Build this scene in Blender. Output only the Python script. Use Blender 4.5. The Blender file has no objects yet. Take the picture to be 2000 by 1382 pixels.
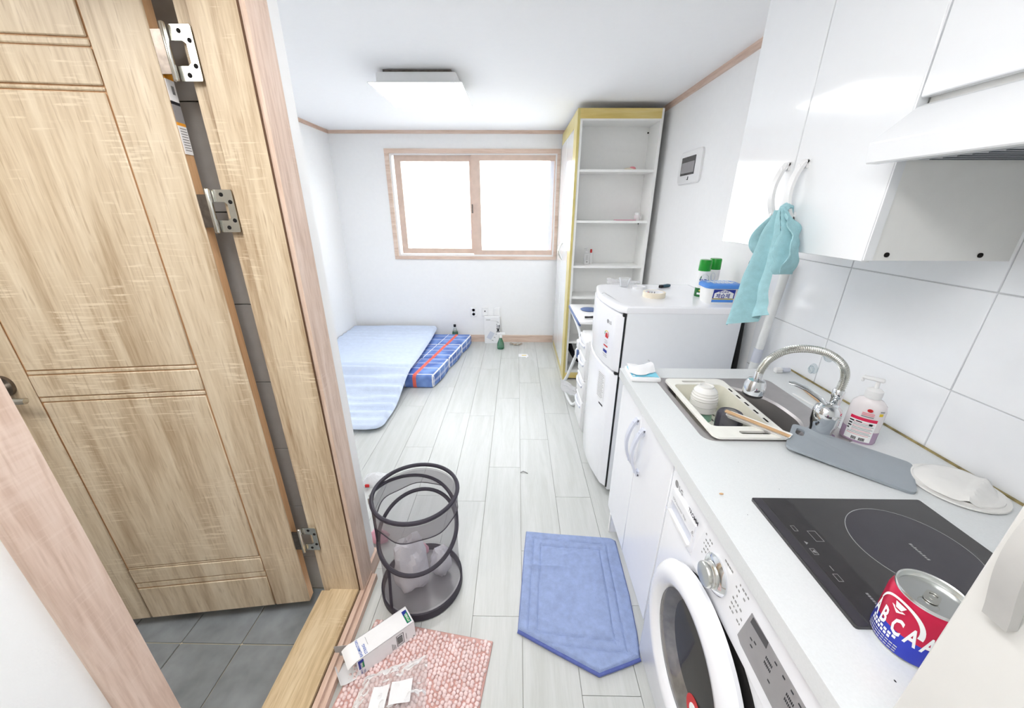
import bpy, bmesh, math, random
from mathutils import Vector, Matrix, noise
from mathutils.geometry import tessellate_polygon
random.seed(7)
C = bpy.context.scene
COL = C.collection
PI = math.pi
V = Vector

# ------------------------------------------------------------------ camera, world, exposure
cam_d = bpy.data.cameras.new('camera')
cam = bpy.data.objects.new('camera', cam_d)
COL.objects.link(cam)
rx = V((0.99991181, 0.0127801, 0.00361116)); up = V((-0.00799621, 0.3622621, 0.93204197)); bk = V((0.0106034, -0.93198865, 0.36233234))
m = Matrix((rx, up, bk)).transposed().to_4x4()
m.translation = V((0, 0, 1.5))
cam.matrix_world = m
cam_d.sensor_width = 36
cam_d.lens = 12.977
cam_d.clip_start = .02
C.camera = cam

world = bpy.data.worlds.new('overcast_sky')
C.world = world
world.use_nodes = True
bgn = world.node_tree.nodes['Background']
bgn.inputs[0].default_value = (.93, .97, 1, 1)
bgn.inputs[1].default_value = 3.0
C.view_settings.view_transform = 'Standard'
C.view_settings.look = 'None'
C.view_settings.use_curve_mapping = False
C.view_settings.gamma = 1
C.view_settings.exposure = 1.72
C.cycles.max_bounces = 12
C.cycles.diffuse_bounces = 6
C.cycles.glossy_bounces = 4
C.cycles.transparent_max_bounces = 24
LAMP_ROOM, LAMP_FILL, LAMP_BATH = 5.4, 3.5, 8.6

# ------------------------------------------------------------------ materials
def lin(c):
    c = c / 255
    return c / 12.92 if c <= .04045 else ((c + .055) / 1.055) ** 2.4
def rgb(r, g, b): return (lin(r), lin(g), lin(b), 1)
def newmat(name):
    m = bpy.data.materials.new(name); m.use_nodes = True
    nt = m.node_tree
    return m, nt, nt.nodes['Principled BSDF'], nt.nodes['Material Output']
def mat(name, col, rough=.5, metal=0, spec=.5, var=.03, scale=30, bump=0, bscale=200, coat=0, trans=0, ior=1.45, emit=0):
    m, nt, b, out = newmat(name)
    L = nt.links.new; N = nt.nodes.new
    b.inputs['Roughness'].default_value = rough
    b.inputs['Metallic'].default_value = metal
    b.inputs['Specular IOR Level'].default_value = spec
    b.inputs['Coat Weight'].default_value = coat
    b.inputs['Coat Roughness'].default_value = .04
    b.inputs['Transmission Weight'].default_value = trans
    b.inputs['IOR'].default_value = ior
    tc = N('ShaderNodeTexCoord')
    nz = N('ShaderNodeTexNoise'); nz.inputs['Scale'].default_value = scale; nz.inputs['Detail'].default_value = 3
    L(tc.outputs['Object'], nz.inputs['Vector'])
    rp = N('ShaderNodeValToRGB')
    e = rp.color_ramp.elements
    e[0].position, e[1].position = .3, .7
    e[0].color = (col[0] * (1 - var), col[1] * (1 - var), col[2] * (1 - var), 1)
    e[1].color = (min(1, col[0] * (1 + var)), min(1, col[1] * (1 + var)), min(1, col[2] * (1 + var)), 1)
    L(nz.outputs['Fac'], rp.inputs['Fac'])
    L(rp.outputs['Color'], b.inputs['Base Color'])
    if emit:
        L(rp.outputs['Color'], b.inputs['Emission Color'])
        b.inputs['Emission Strength'].default_value = emit
    if bump:
        n2 = N('ShaderNodeTexNoise'); n2.inputs['Scale'].default_value = bscale; n2.inputs['Detail'].default_value = 4
        L(tc.outputs['Object'], n2.inputs['Vector'])
        bp = N('ShaderNodeBump'); bp.inputs['Strength'].default_value = bump; bp.inputs['Distance'].default_value = .004
        L(n2.outputs['Fac'], bp.inputs['Height']); L(bp.outputs['Normal'], b.inputs['Normal'])
    return m
def wood(name, c0, c1, c2, axis='Z', rough=.45, sc=1.0, rnd=False, streak=.5, bump=.15, ticks=0):
    m, nt, b, out = newmat(name)
    L = nt.links.new; N = nt.nodes.new
    tc = N('ShaderNodeTexCoord'); mp = N('ShaderNodeMapping')
    s = {'X': (1.2, 16, 16), 'Y': (16, 1.2, 16), 'Z': (16, 16, 1.2)}[axis]
    mp.inputs['Scale'].default_value = [k * sc for k in s]
    if rnd:
        oi = N('ShaderNodeObjectInfo'); mu = N('ShaderNodeMath'); mu.operation = 'MULTIPLY'; mu.inputs[1].default_value = 37
        L(oi.outputs['Random'], mu.inputs[0]); L(mu.outputs[0], mp.inputs['Location'])
    L(tc.outputs['Object'], mp.inputs['Vector'])
    n1 = N('ShaderNodeTexNoise'); n1.inputs['Scale'].default_value = 1.3; n1.inputs['Detail'].default_value = 7; n1.inputs['Distortion'].default_value = .9
    L(mp.outputs[0], n1.inputs['Vector'])
    m2 = N('ShaderNodeMapping'); m2.inputs['Scale'].default_value = [k * sc * 5 for k in s]
    L(tc.outputs['Object'], m2.inputs['Vector'])
    n2 = N('ShaderNodeTexNoise'); n2.inputs['Scale'].default_value = 2.2; n2.inputs['Detail'].default_value = 3
    L(m2.outputs[0], n2.inputs['Vector'])
    ad = N('ShaderNodeMix'); ad.data_type = 'FLOAT'; ad.inputs['Factor'].default_value = streak * .5
    L(n1.outputs['Fac'], ad.inputs['A']); L(n2.outputs['Fac'], ad.inputs['B'])
    rp = N('ShaderNodeValToRGB'); e = rp.color_ramp.elements
    e[0].position, e[0].color = .34, c0
    e[1].position, e[1].color = .66, c2
    k = e.new(.5); k.color = c1
    L(ad.outputs[0], rp.inputs['Fac']); col_out = rp.outputs['Color']
    if ticks:
        # sawn cross ticks and dark pores of the printed oak
        m3 = N('ShaderNodeMapping'); m3.inputs['Scale'].default_value = {'X': (170, 14, 14), 'Y': (14, 170, 14), 'Z': (14, 14, 170)}[axis]
        L(tc.outputs['Object'], m3.inputs['Vector'])
        n3 = N('ShaderNodeTexNoise'); n3.inputs['Scale'].default_value = 1; n3.inputs['Detail'].default_value = 1
        L(m3.outputs[0], n3.inputs['Vector'])
        n4 = N('ShaderNodeTexNoise'); n4.inputs['Scale'].default_value = 3.5; L(tc.outputs['Object'], n4.inputs['Vector'])
        ml = N('ShaderNodeMath'); ml.operation = 'MULTIPLY'; L(n3.outputs['Fac'], ml.inputs[0]); L(n4.outputs['Fac'], ml.inputs[1])
        mr = N('ShaderNodeMapRange'); mr.inputs['From Min'].default_value = .33; mr.inputs['From Max'].default_value = .42; mr.inputs['To Max'].default_value = ticks
        L(ml.outputs[0], mr.inputs['Value'])
        mx = N('ShaderNodeMix'); mx.data_type = 'RGBA'; L(mr.outputs[0], mx.inputs['Factor']); L(col_out, mx.inputs[6]); mx.inputs[7].default_value = c2
        m5 = N('ShaderNodeMapping'); m5.inputs['Scale'].default_value = {'X': (12, 150, 150), 'Y': (150, 12, 150), 'Z': (150, 150, 12)}[axis]
        L(tc.outputs['Object'], m5.inputs['Vector'])
        n5 = N('ShaderNodeTexNoise'); n5.inputs['Scale'].default_value = 1; n5.inputs['Detail'].default_value = 2; L(m5.outputs[0], n5.inputs['Vector'])
        mr2 = N('ShaderNodeMapRange'); mr2.inputs['From Min'].default_value = .58; mr2.inputs['From Max'].default_value = .72; mr2.inputs['To Max'].default_value = .55
        L(n5.outputs['Fac'], mr2.inputs['Value'])
        mx2 = N('ShaderNodeMix'); mx2.data_type = 'RGBA'; L(mr2.outputs[0], mx2.inputs['Factor']); L(mx.outputs[2], mx2.inputs[6]); mx2.inputs[7].default_value = c0
        col_out = mx2.outputs[2]
    L(col_out, b.inputs['Base Color'])
    b.inputs['Roughness'].default_value = rough
    if bump:
        bp = N('ShaderNodeBump'); bp.inputs['Strength'].default_value = bump; bp.inputs['Distance'].default_value = .002
        L(n2.outputs['Fac'], bp.inputs['Height']); L(bp.outputs['Normal'], b.inputs['Normal'])
    return m
def sheer(name, col, alpha, rough=.6, spec=.5, gloss=0.0, bumps=0):
    """partly see-through cloth, film or pane: a mix of clear and solid"""
    m, nt, b, out = newmat(name)
    L = nt.links.new; N = nt.nodes.new
    b.inputs['Base Color'].default_value = col; b.inputs['Roughness'].default_value = rough
    b.inputs['Specular IOR Level'].default_value = spec
    tr = N('ShaderNodeBsdfTransparent'); mx = N('ShaderNodeMixShader')
    mx.inputs[0].default_value = alpha
    if gloss:
        fr = N('ShaderNodeLayerWeight'); fr.inputs[0].default_value = .25
        ml = N('ShaderNodeMath'); ml.operation = 'MULTIPLY_ADD'; ml.inputs[1].default_value = gloss; ml.inputs[2].default_value = alpha
        L(fr.outputs['Fresnel'], ml.inputs[0]); L(ml.outputs[0], mx.inputs[0])
    if bumps:
        tc = N('ShaderNodeTexCoord'); n2 = N('ShaderNodeTexNoise'); n2.inputs['Scale'].default_value = bumps
        L(tc.outputs['Object'], n2.inputs['Vector'])
        bp = N('ShaderNodeBump'); bp.inputs['Strength'].default_value = .8; bp.inputs['Distance'].default_value = .01
        L(n2.outputs['Fac'], bp.inputs['Height']); L(bp.outputs['Normal'], b.inputs['Normal'])
    L(tr.outputs[0], mx.inputs[1]); L(b.outputs[0], mx.inputs[2]); L(mx.outputs[0], out.inputs['Surface'])
    return m

M = {}
M['wallpaper'] = mat('wallpaper', rgb(246, 246, 246), .75, spec=.2, var=.008, bump=.12, bscale=320)
M['ceiling'] = mat('ceiling_paper', rgb(250, 250, 251), .8, spec=.2, var=.006, bump=.08, bscale=300)
M['plank'] = wood('pale_floor_plank', rgb(191, 193, 189), rgb(199, 201, 198), rgb(206, 207, 205), 'Y', .36, 1.0, True, .6, .1)
M['floor_base'] = mat('floor_joint', rgb(168, 166, 158), .8)
M['door_wood'] = wood('door_oak_film', rgb(174, 152, 124), rgb(209, 192, 166), rgb(227, 213, 190), 'Z', .42, .7, False, .6, .25, .9)
M['jamb_wood'] = wood('jamb_oak_film', rgb(170, 145, 116), rgb(206, 187, 159), rgb(226, 210, 184), 'Z', .42, .9, False, .6, .25, .9)
M['sill_wood'] = wood('sill_oak_film', rgb(180, 154, 118), rgb(212, 190, 154), rgb(229, 211, 180), 'Y', .4, 1.0, False, .6, .2, .6)
M['pink_wood'] = wood('pink_oak_trim', rgb(190, 160, 140), rgb(217, 192, 175), rgb(230, 209, 195), 'Z', .42, 1.0, False, .6, .2, .3)
M['pink_wood_x'] = wood('pink_oak_trim_across', rgb(200, 170, 150), rgb(222, 197, 180), rgb(232, 212, 198), 'X', .42, 1.0, False, .6, .2)
M['pink_wood_y'] = wood('pink_oak_trim_along', rgb(190, 158, 138), rgb(212, 184, 166), rgb(226, 202, 188), 'Y', .42, 1.0, False, .6, .2)
M['groove'] = mat('dark_brown_groove', rgb(92, 66, 48), .8)
M['edge_wood'] = wood('orange_oak_edge', rgb(196, 152, 110), rgb(214, 172, 130), rgb(226, 188, 148), 'Z', .5, 1.0, False, .6, .1)
M['slate'] = mat('dark_slate_tile', rgb(140, 146, 151), .45, var=.25, scale=9, bump=.3, bscale=60)
M['grout_pale'] = mat('cream_grout', rgb(222, 212, 186), .9)
M['bath_tile'] = mat('grey_bathroom_tile', rgb(186, 183, 179), .35, var=.04)
M['bath_grout'] = mat('dark_grout', rgb(110, 110, 108), .9)
M['steel'] = mat('polished_steel', rgb(214, 214, 208), .22, 1, var=.04)
M['dark_steel'] = mat('tarnished_steel', rgb(120, 112, 106), .35, 1, var=.2, scale=60)
M['chrome'] = mat('chrome', rgb(226, 228, 230), .07, 1, var=.0)
M['sink_steel'] = mat('brushed_sink_steel', rgb(176, 172, 172), .38, .75, var=.05, scale=20, bump=.05)
M['black'] = mat('black_plastic', rgb(22, 22, 24), .45)
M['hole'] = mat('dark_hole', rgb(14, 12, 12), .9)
M['rubber'] = mat('grey_gasket', rgb(96, 104, 108), .6)
M['white'] = mat('white_plastic', rgb(238, 238, 238), .35, var=.008)
M['white_matte'] = mat('white_paper', rgb(240, 240, 242), .7, var=.012)
M['appliance'] = mat('white_enamel', rgb(243, 244, 248), .22, var=.006, coat=.3)
M['fridge_side'] = mat('pale_grey_enamel', rgb(234, 237, 241), .4, var=.008, bump=.05, bscale=500)
M['gloss_white'] = mat('high_gloss_white_panel', rgb(243, 245, 247), .09, var=.004, coat=.5)
M['board_white'] = mat('white_melamine', rgb(246, 246, 244), .4, var=.008)
M['yellow_edge'] = wood('yellow_wood_band', rgb(214, 188, 108), rgb(226, 202, 126), rgb(233, 213, 146), 'X', .35, 1.0, False, .5, .05)
M['yellow_edge_z'] = wood('yellow_wood_stile', rgb(196, 180, 104), rgb(212, 196, 122), rgb(222, 208, 144), 'Z', .3, 1.0, False, .5, .05)
M['counter'] = mat('speckled_white_worktop', rgb(222, 225, 226), .28, var=.022, scale=260)
M['tile'] = mat('white_wall_tile', rgb(242, 244, 247), .12, var=.006, coat=.3)
M['grout'] = mat('grey_grout', rgb(208, 210, 212), .9)
M['sealant'] = mat('mouldy_sealant', rgb(150, 136, 92), .8, var=.4, scale=40)
M['hood_metal'] = mat('painted_hood_steel', rgb(236, 238, 240), .25, var=.005)
M['filter_metal'] = mat('hood_filter_metal', rgb(176, 180, 184), .45, .6, var=.1)
M['cab_side'] = mat('pale_grey_melamine', rgb(238, 238, 235), .5, var=.012)
M['hob_glass'] = mat('black_ceramic_glass', rgb(66, 65, 66), .2, var=.06, scale=14)
M['hob_strip'] = mat('matte_black_strip', rgb(52, 50, 52), .35, var=.1, scale=60)
M['hob_ring'] = mat('dark_burner_zone', rgb(62, 60, 66), .24, var=.08, scale=12)
M['print_grey'] = mat('grey_print', rgb(150, 150, 150), .6)
M['print_light'] = mat('light_grey_print', rgb(205, 205, 205), .6)
M['print_black'] = mat('black_print', rgb(26, 26, 34), .6)
M['print_blue'] = mat('blue_print', rgb(70, 110, 190), .6)
M['print_navy'] = mat('navy_print', rgb(30, 50, 150), .5)
M['print_green'] = mat('green_print', rgb(24, 140, 74), .5)
M['print_red'] = mat('red_print', rgb(205, 36, 40), .5)
M['print_crimson'] = mat('crimson_print', rgb(222, 40, 84), .5)
M['print_pink'] = mat('pink_print', rgb(236, 150, 160), .5)
M['print_yellow'] = mat('yellow_print', rgb(236, 206, 60), .5)
M['print_orange'] = mat('orange_print', rgb(232, 158, 48), .5)
M['print_white'] = mat('white_print', rgb(244, 246, 246), .5)
M['lid_blue'] = mat('blue_lid_plastic', rgb(84, 146, 228), .35)
M['spray_green'] = mat('green_can_plastic', rgb(24, 150, 44), .25)
M['dark_green'] = mat('dark_green_paint', rgb(20, 104, 44), .3)
M['can_red'] = mat('metallic_red_paint', rgb(206, 34, 74), .28, .35, var=.1, scale=20)
M['can_blue'] = mat('metallic_blue_paint', rgb(52, 66, 190), .28, .35, var=.06, scale=20)
M['alu'] = mat('can_aluminium', rgb(222, 224, 222), .25, 1, var=.03)
M['board_grey'] = mat('grey_cutting_board', rgb(158, 166, 173), .5, var=.02, bump=.1, bscale=400)
M['towel'] = mat('aqua_microfibre', rgb(164, 206, 213), .95, spec=.1, var=.06, scale=60, bump=.5, bscale=500)
M['mat_blue'] = mat('blue_terry_pile', rgb(152, 168, 206), .95, spec=.1, var=.09, scale=40, bump=.6, bscale=380)
M['mat_blue_dark'] = mat('blue_terry_edge', rgb(96, 108, 168), .95, spec=.1, var=.1, scale=60)
M['topper'] = mat('pale_blue_quilt', rgb(206, 218, 238), .9, spec=.1, var=.035, scale=24, bump=.35, bscale=160)
M['rug_back'] = mat('terracotta_rug_edge', rgb(204, 162, 154), .9, var=.06)
M['rug_pile'] = mat('pink_chenille', rgb(238, 216, 214), .9, spec=.1, var=.09, scale=16)
M['hamper_rim'] = mat('charcoal_hamper_binding', rgb(54, 50, 60), .6, var=.1)
M['hamper_mesh'] = sheer('grey_hamper_mesh', rgb(128, 122, 130), .33)
M['hamper_mesh_dark'] = sheer('dark_hamper_mesh', rgb(132, 126, 132), .5)
M['laundry'] = mat('grey_white_laundry', rgb(232, 230, 236), .9, var=.06, scale=18, bump=.3)
M['laundry_pink'] = mat('pink_laundry', rgb(224, 168, 184), .9, var=.06)
M['film'] = sheer('clear_plastic_film', rgb(240, 240, 240), .12, .12, .6, .8, 60)
M['film_white'] = sheer('milky_plastic_film', rgb(244, 244, 246), .62, .25, .5, .3, 60)
M['pane'] = sheer('window_glass', rgb(240, 246, 248), .03, .02, .5, .5)
M['green_glass'] = sheer('green_bottle_plastic', rgb(66, 140, 104), .6, .08, .6, .3)
M['smoke_glass'] = sheer('smoky_tumbler_glass', rgb(84, 82, 98), .42, .05, .8, .5)
M['clear_glass'] = sheer('clear_cup_plastic', rgb(240, 242, 244), .2, .1, .6, .6)
M['soap_body'] = mat('milky_soap_plastic', rgb(244, 238, 239), .2, trans=.1, var=.01)
M['soap_low'] = mat('mauve_soap_liquid', rgb(196, 168, 196), .2, trans=.2, var=.05)
M['ceramic'] = mat('white_ceramic', rgb(236, 235, 232), .18, var=.008)
M['mint'] = mat('mint_green_plastic', rgb(158, 204, 182), .35)
M['beige_rack'] = mat('ivory_rack_plastic', rgb(240, 239, 232), .35)
M['rack_in'] = mat('cream_rack_plastic', rgb(226, 223, 208), .4)
M['bamboo'] = mat('bamboo_stick', rgb(208, 172, 132), .6, var=.08, scale=80)
M['tape_roll'] = mat('beige_masking_tape', rgb(238, 228, 208), .6, var=.03)
M['grey_plastic'] = mat('grey_handle_plastic', rgb(212, 216, 228), .3)
M['dark_blue'] = mat('slate_blue_plastic', rgb(92, 112, 156), .5)
M['box_in'] = mat('grey_card_inside', rgb(170, 170, 170), .8)
M['sky_hook'] = sheer('clear_blue_suction_cup', rgb(216, 232, 238), .3, .1, .6, .3)
M['mirror_pole'] = mat('white_tube', rgb(236, 238, 238), .3)
M['facade'] = mat('white_facade_render', rgb(222, 222, 222), .9, var=.01)
M['far_glass'] = mat('lavender_far_glass', rgb(96, 96, 130), .3)
M['ground'] = mat('pale_asphalt', rgb(130, 130, 130), .9)
M['cloth_dark'] = mat('black_bag_nylon', rgb(34, 34, 38), .8)
M['drum'] = mat('steel_drum', rgb(196, 192, 186), .3, .8, var=.25, scale=30)
M['door_glass'] = mat('washer_door_glass', rgb(120, 118, 114), .06, trans=.55, var=0)
M['panel_grey'] = mat('grey_display_panel', rgb(152, 150, 152), .25, var=.04)
M['lcd'] = mat('dark_display_window', rgb(66, 64, 66), .15)
M['glow'] = mat('lit_lamp_panel', (1, 1, 1, 1), .5, var=0, emit=LAMP_ROOM)
M['glow_fill'] = mat('added_fill_lamp', (1, 1, 1, 1), .5, var=0, emit=LAMP_FILL)  # emission of the added fill lamp over the walkway
M['glow_bath'] = mat('lit_bath_lamp', (1, .97, .92, 1), .5, var=0, emit=LAMP_BATH)

def plaid_mat():
    """blue plaid of the folded mattress, from the pattern coordinates stored on the mesh"""
    m, nt, b, out = newmat('blue_plaid_cotton')
    L = nt.links.new; N = nt.nodes.new
    at = N('ShaderNodeAttribute'); at.attribute_name = 'pattern'
    sp = N('ShaderNodeSeparateXYZ'); L(at.outputs['Vector'], sp.inputs[0])
    def math_(op, a, bv=None, cv=None):
        n = N('ShaderNodeMath'); n.operation = op
        for i, x in enumerate((a, bv, cv)):
            if x is None: continue
            if isinstance(x, (int, float)): n.inputs[i].default_value = x
            else: L(x, n.inputs[i])
        return n.outputs[0]
    def band(src, centre, half):
        return math_('LESS_THAN', math_('ABSOLUTE', math_('SUBTRACT', src, centre)), half)
    X, Y, Z = sp.outputs
    fy = math_('FRACT', math_('DIVIDE', Y, .118))
    wl = math_('LESS_THAN', math_('ABSOLUTE', math_('SUBTRACT', fy, .5)), .032)
    for c_, h_ in ((-.742, .004), (-1.0, .004), (-1.3, .005), (-1.6, .005)):
        wl = math_('MAXIMUM', wl, band(X, c_, h_))
    side = math_('GREATER_THAN', X, -.748)
    zl = math_('MAXIMUM', band(Z, .058, .0022), math_('MAXIMUM', band(Z, .07, .002), band(Z, .124, .004)))
    wl = math_('MAXIMUM', wl, math_('MULTIPLY', zl, side))
    red = band(X, -.903, .017)
    nz = N('ShaderNodeTexNoise'); nz.inputs['Scale'].default_value = 7
    L(at.outputs['Vector'], nz.inputs['Vector'])
    rp = N('ShaderNodeValToRGB'); rp.color_ramp.elements[0].color = rgb(84, 112, 184); rp.color_ramp.elements[1].color = rgb(128, 160, 220)
    rp.color_ramp.elements[0].position, rp.color_ramp.elements[1].position = .35, .65
    L(nz.outputs['Fac'], rp.inputs['Fac'])
    def mix(f, a, bcol):
        n = N('ShaderNodeMix'); n.data_type = 'RGBA'
        L(f, n.inputs['Factor']); L(a, n.inputs[6]); n.inputs[7].default_value = bcol
        return n.outputs[2]
    c = mix(wl, rp.outputs['Color'], rgb(238, 240, 246))
    c = mix(red, c, rgb(240, 112, 96))
    L(c, b.inputs['Base Color']); b.inputs['Roughness'].default_value = .8
    return m
M['plaid'] = plaid_mat()
M['wipe_blue'] = mat('aqua_wipe_film', rgb(128, 214, 238), .3)
M['porthole_glass'] = sheer('porthole_glass', rgb(110, 108, 106), .3, .05, .6, .5)
M['shade_handle'] = mat('shaded_grey_handle', rgb(190, 189, 186), .5)  # the near handle's shade is put into this darker grey
M['grey_melamine'] = mat('warm_grey_melamine', rgb(218, 217, 213), .5, var=.012)
M['pink_film'] = mat('pink_wood_film', rgb(215, 191, 176), .45, var=.06, scale=14)
M['dark_teal'] = mat('dark_teal_plastic', rgb(34, 74, 92), .4)

# ------------------------------------------------------------------ mesh helpers
class G:
    def __init__(s): s.v = []; s.f = []; s.m = []; s.mi = 0
    def add(s, vs, fs):
        o = len(s.v); s.v += [V(p) for p in vs]
        for f in fs: s.f.append([i + o for i in f]); s.m.append(s.mi)
        return s
    def box(s, x0, x1, y0, y1, z0, z1):
        x0, x1 = min(x0, x1), max(x0, x1); y0, y1 = min(y0, y1), max(y0, y1); z0, z1 = min(z0, z1), max(z0, z1)
        return s.add([(x, y, z) for z in (z0, z1) for y in (y0, y1) for x in (x0, x1)],
                     [(0, 2, 3, 1), (4, 5, 7, 6), (0, 1, 5, 4), (2, 6, 7, 3), (0, 4, 6, 2), (1, 3, 7, 5)])
    def rbox(s, x0, x1, y0, y1, z0, z1, r=.005, seg=2, xf=None):
        bm = bmesh.new(); bmesh.ops.create_cube(bm, size=1)
        for v in bm.verts: v.co = V((v.co.x * (x1 - x0) + (x0 + x1) / 2, v.co.y * (y1 - y0) + (y0 + y1) / 2, v.co.z * (z1 - z0) + (z0 + z1) / 2))
        bmesh.ops.bevel(bm, geom=list(bm.edges), offset=r, segments=seg, affect='EDGES', profile=.5)
        bm.verts.index_update()
        s.add([(xf(v.co) if xf else v.co) for v in bm.verts], [[v.index for v in f.verts] for f in bm.faces])
        bm.free(); return s
    def ringloft(s, loops, cap0=True, cap1=True, closed=True):
        n = len(loops[0]); vs = [p for l in loops for p in l]; fs = []
        for k in range(len(loops) - 1):
            for i in range(n if closed else n - 1):
                j = (i + 1) % n
                fs.append((k * n + i, k * n + j, (k + 1) * n + j, (k + 1) * n + i))
        if cap0: fs.append(tuple(reversed(range(n))))
        if cap1: fs.append(tuple(range((len(loops) - 1) * n, len(loops) * n)))
        return s.add(vs, fs)
    def lathe(s, prof, c=(0, 0, 0), n=24, ax=None, cap0=True, cap1=True):
        R = V((0, 0, 1)).rotation_difference(V(ax)).to_matrix() if ax else Matrix.Identity(3)
        c = V(c); loops = []
        for r, z in prof:
            loops.append([c + R @ V((r * math.cos(2 * PI * i / n), r * math.sin(2 * PI * i / n), z)) for i in range(n)])
        return s.ringloft(loops, cap0, cap1)
    def cyl(s, p0, p1, r0, r1=None, n=16):
        p0, p1 = V(p0), V(p1); d = p1 - p0
        return s.lathe([(r0, 0), (r0 if r1 is None else r1, d.length)], p0, n, d.normalized())
    def tube(s, pts, r, n=10, closed=False, flat=None):
        pts = [V(p) for p in pts]; N = len(pts); loops = []; prev = None
        for i, p in enumerate(pts):
            t = (pts[(i + 1) % N] - pts[i - 1]) if closed else (pts[min(i + 1, N - 1)] - pts[max(i - 1, 0)])
            t.normalize()
            if prev is None:
                a = V((0, 0, 1)) if abs(t.z) < .9 else V((1, 0, 0))
            else: a = prev
            u = (a - t * a.dot(t)).normalized(); w = t.cross(u); prev = u
            rr = r[i] if isinstance(r, (list, tuple)) else r
            k1, k2 = flat or (1, 1)
            loops.append([p + u * rr * k1 * math.cos(2 * PI * k / n) + w * rr * k2 * math.sin(2 * PI * k / n) for k in range(n)])
        if closed:
            return s.ringloft(loops + [loops[0]], False, False)
        return s.ringloft(loops)
    def plate(s, loops, z0, z1, xf=None):
        """flat plate with holes: loops[0] is the outline, the others holes; xf maps (a, b, c) to space"""
        xf = xf or (lambda a, b, c: (a, b, c))
        flat = [p for l in loops for p in l]
        tri = tessellate_polygon([[V((p[0], p[1], 0)) for p in l] for l in loops])
        n = len(flat)
        vs = [xf(p[0], p[1], z1) for p in flat] + [xf(p[0], p[1], z0) for p in flat]
        fs = [tuple(t) for t in tri] + [tuple(i + n for i in reversed(t)) for t in tri]
        o = 0
        for l in loops:
            k = len(l)
            for i in range(k):
                j = (i + 1) % k
                fs.append((o + i, o + j, n + o + j, n + o + i))
            o += k
        return s.add(vs, fs)
    def grid(s, fn, nu, nv, thick=0):
        vs = [V(fn(i / nu, j / nv)) for j in range(nv + 1) for i in range(nu + 1)]
        fs = [(j * (nu + 1) + i, j * (nu + 1) + i + 1, (j + 1) * (nu + 1) + i + 1, (j + 1) * (nu + 1) + i) for j in range(nv) for i in range(nu)]
        if not thick: return s.add(vs, fs)
        nr = [V((0, 0, 0)) for _ in vs]
        for f in fs:
            k = (vs[f[1]] - vs[f[0]]).cross(vs[f[3]] - vs[f[0]])
            for i in f: nr[i] = nr[i] + k
        n = len(vs)
        v2 = [p - (q.normalized() if q.length else V((0, 0, 1))) * thick for p, q in zip(vs, nr)]
        fs2 = [tuple(i + n for i in reversed(f)) for f in fs]
        W = nu + 1
        bd = [i for i in range(nu)] + [j * W + nu for j in range(nv)] + [nv * W + i for i in range(nu, 0, -1)] + [j * W for j in range(nv, 0, -1)]
        sd = [(bd[(k + 1) % len(bd)], bd[k], bd[k] + n, bd[(k + 1) % len(bd)] + n) for k in range(len(bd))]
        return s.add(vs + v2, fs + fs2 + sd)
    def ball(s, c, r, nu=12, nv=8, sq=(1, 1, 1)):
        prof = [(r * math.sin(PI * k / nv) + 1e-5, -r * math.cos(PI * k / nv)) for k in range(nv + 1)]
        o = len(s.v); s.lathe(prof, (0, 0, 0), nu)
        for i in range(o, len(s.v)): s.v[i] = V((s.v[i].x * sq[0], s.v[i].y * sq[1], s.v[i].z * sq[2])) + V(c)
        return s
    def text(s, txt, size, o, r, u, thick=.0006, align='LEFT', sx=1.0, fn=None, bold=0):
        cu = bpy.data.curves.new('t', 'FONT'); cu.body = txt; cu.size = size; cu.extrude = 0; cu.align_x = align; cu.resolution_u = 2
        cu.offset = bold * size
        ob = bpy.data.objects.new('t', cu); COL.objects.link(ob)
        dg = bpy.context.evaluated_depsgraph_get(); dg.update()
        me = bpy.data.meshes.new_from_object(ob.evaluated_get(dg))
        r, u = V(r).normalized(), V(u).normalized(); nrm = r.cross(u); o = V(o)
        if fn: vs = [fn(p.co.x * sx, p.co.y) for p in me.vertices]
        else: vs = [o + r * p.co.x * sx + u * p.co.y + nrm * thick for p in me.vertices]
        s.add(vs, [list(p.vertices) for p in me.polygons])
        bpy.data.objects.remove(ob); bpy.data.curves.remove(cu); bpy.data.meshes.remove(me)
        return s
    def rect(s, o, r, u, w, h, t=.0006):
        """thin raised rectangle with corner o, on axes r and u"""
        r, u = V(r).normalized(), V(u).normalized(); n = r.cross(u); o = V(o)
        p = [o, o + r * w, o + r * w + u * h, o + u * h]
        return s.add(p + [q + n * t for q in p], [(4, 5, 6, 7), (0, 1, 5, 4), (1, 2, 6, 5), (2, 3, 7, 6), (3, 0, 4, 7)])
    def moved(s, mx):
        s.v = [mx @ p for p in s.v]; return s

def rrect(x0, x1, y0, y1, r, n=5):
    pts = []
    for cx, cy, a in ((x1 - r, y1 - r, 0), (x0 + r, y1 - r, 90), (x0 + r, y0 + r, 180), (x1 - r, y0 + r, 270)):
        for k in range(n + 1):
            t = math.radians(a + 90 * k / n); pts.append((cx + r * math.cos(t), cy + r * math.sin(t)))
    return pts
def circ(cx, cy, r, n=20, a0=0): return [(cx + r * math.cos(a0 + 2 * PI * k / n), cy + r * math.sin(a0 + 2 * PI * k / n)) for k in range(n)]
def arcpts(fn, n): return [fn(k / n) for k in range(n + 1)]

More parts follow.
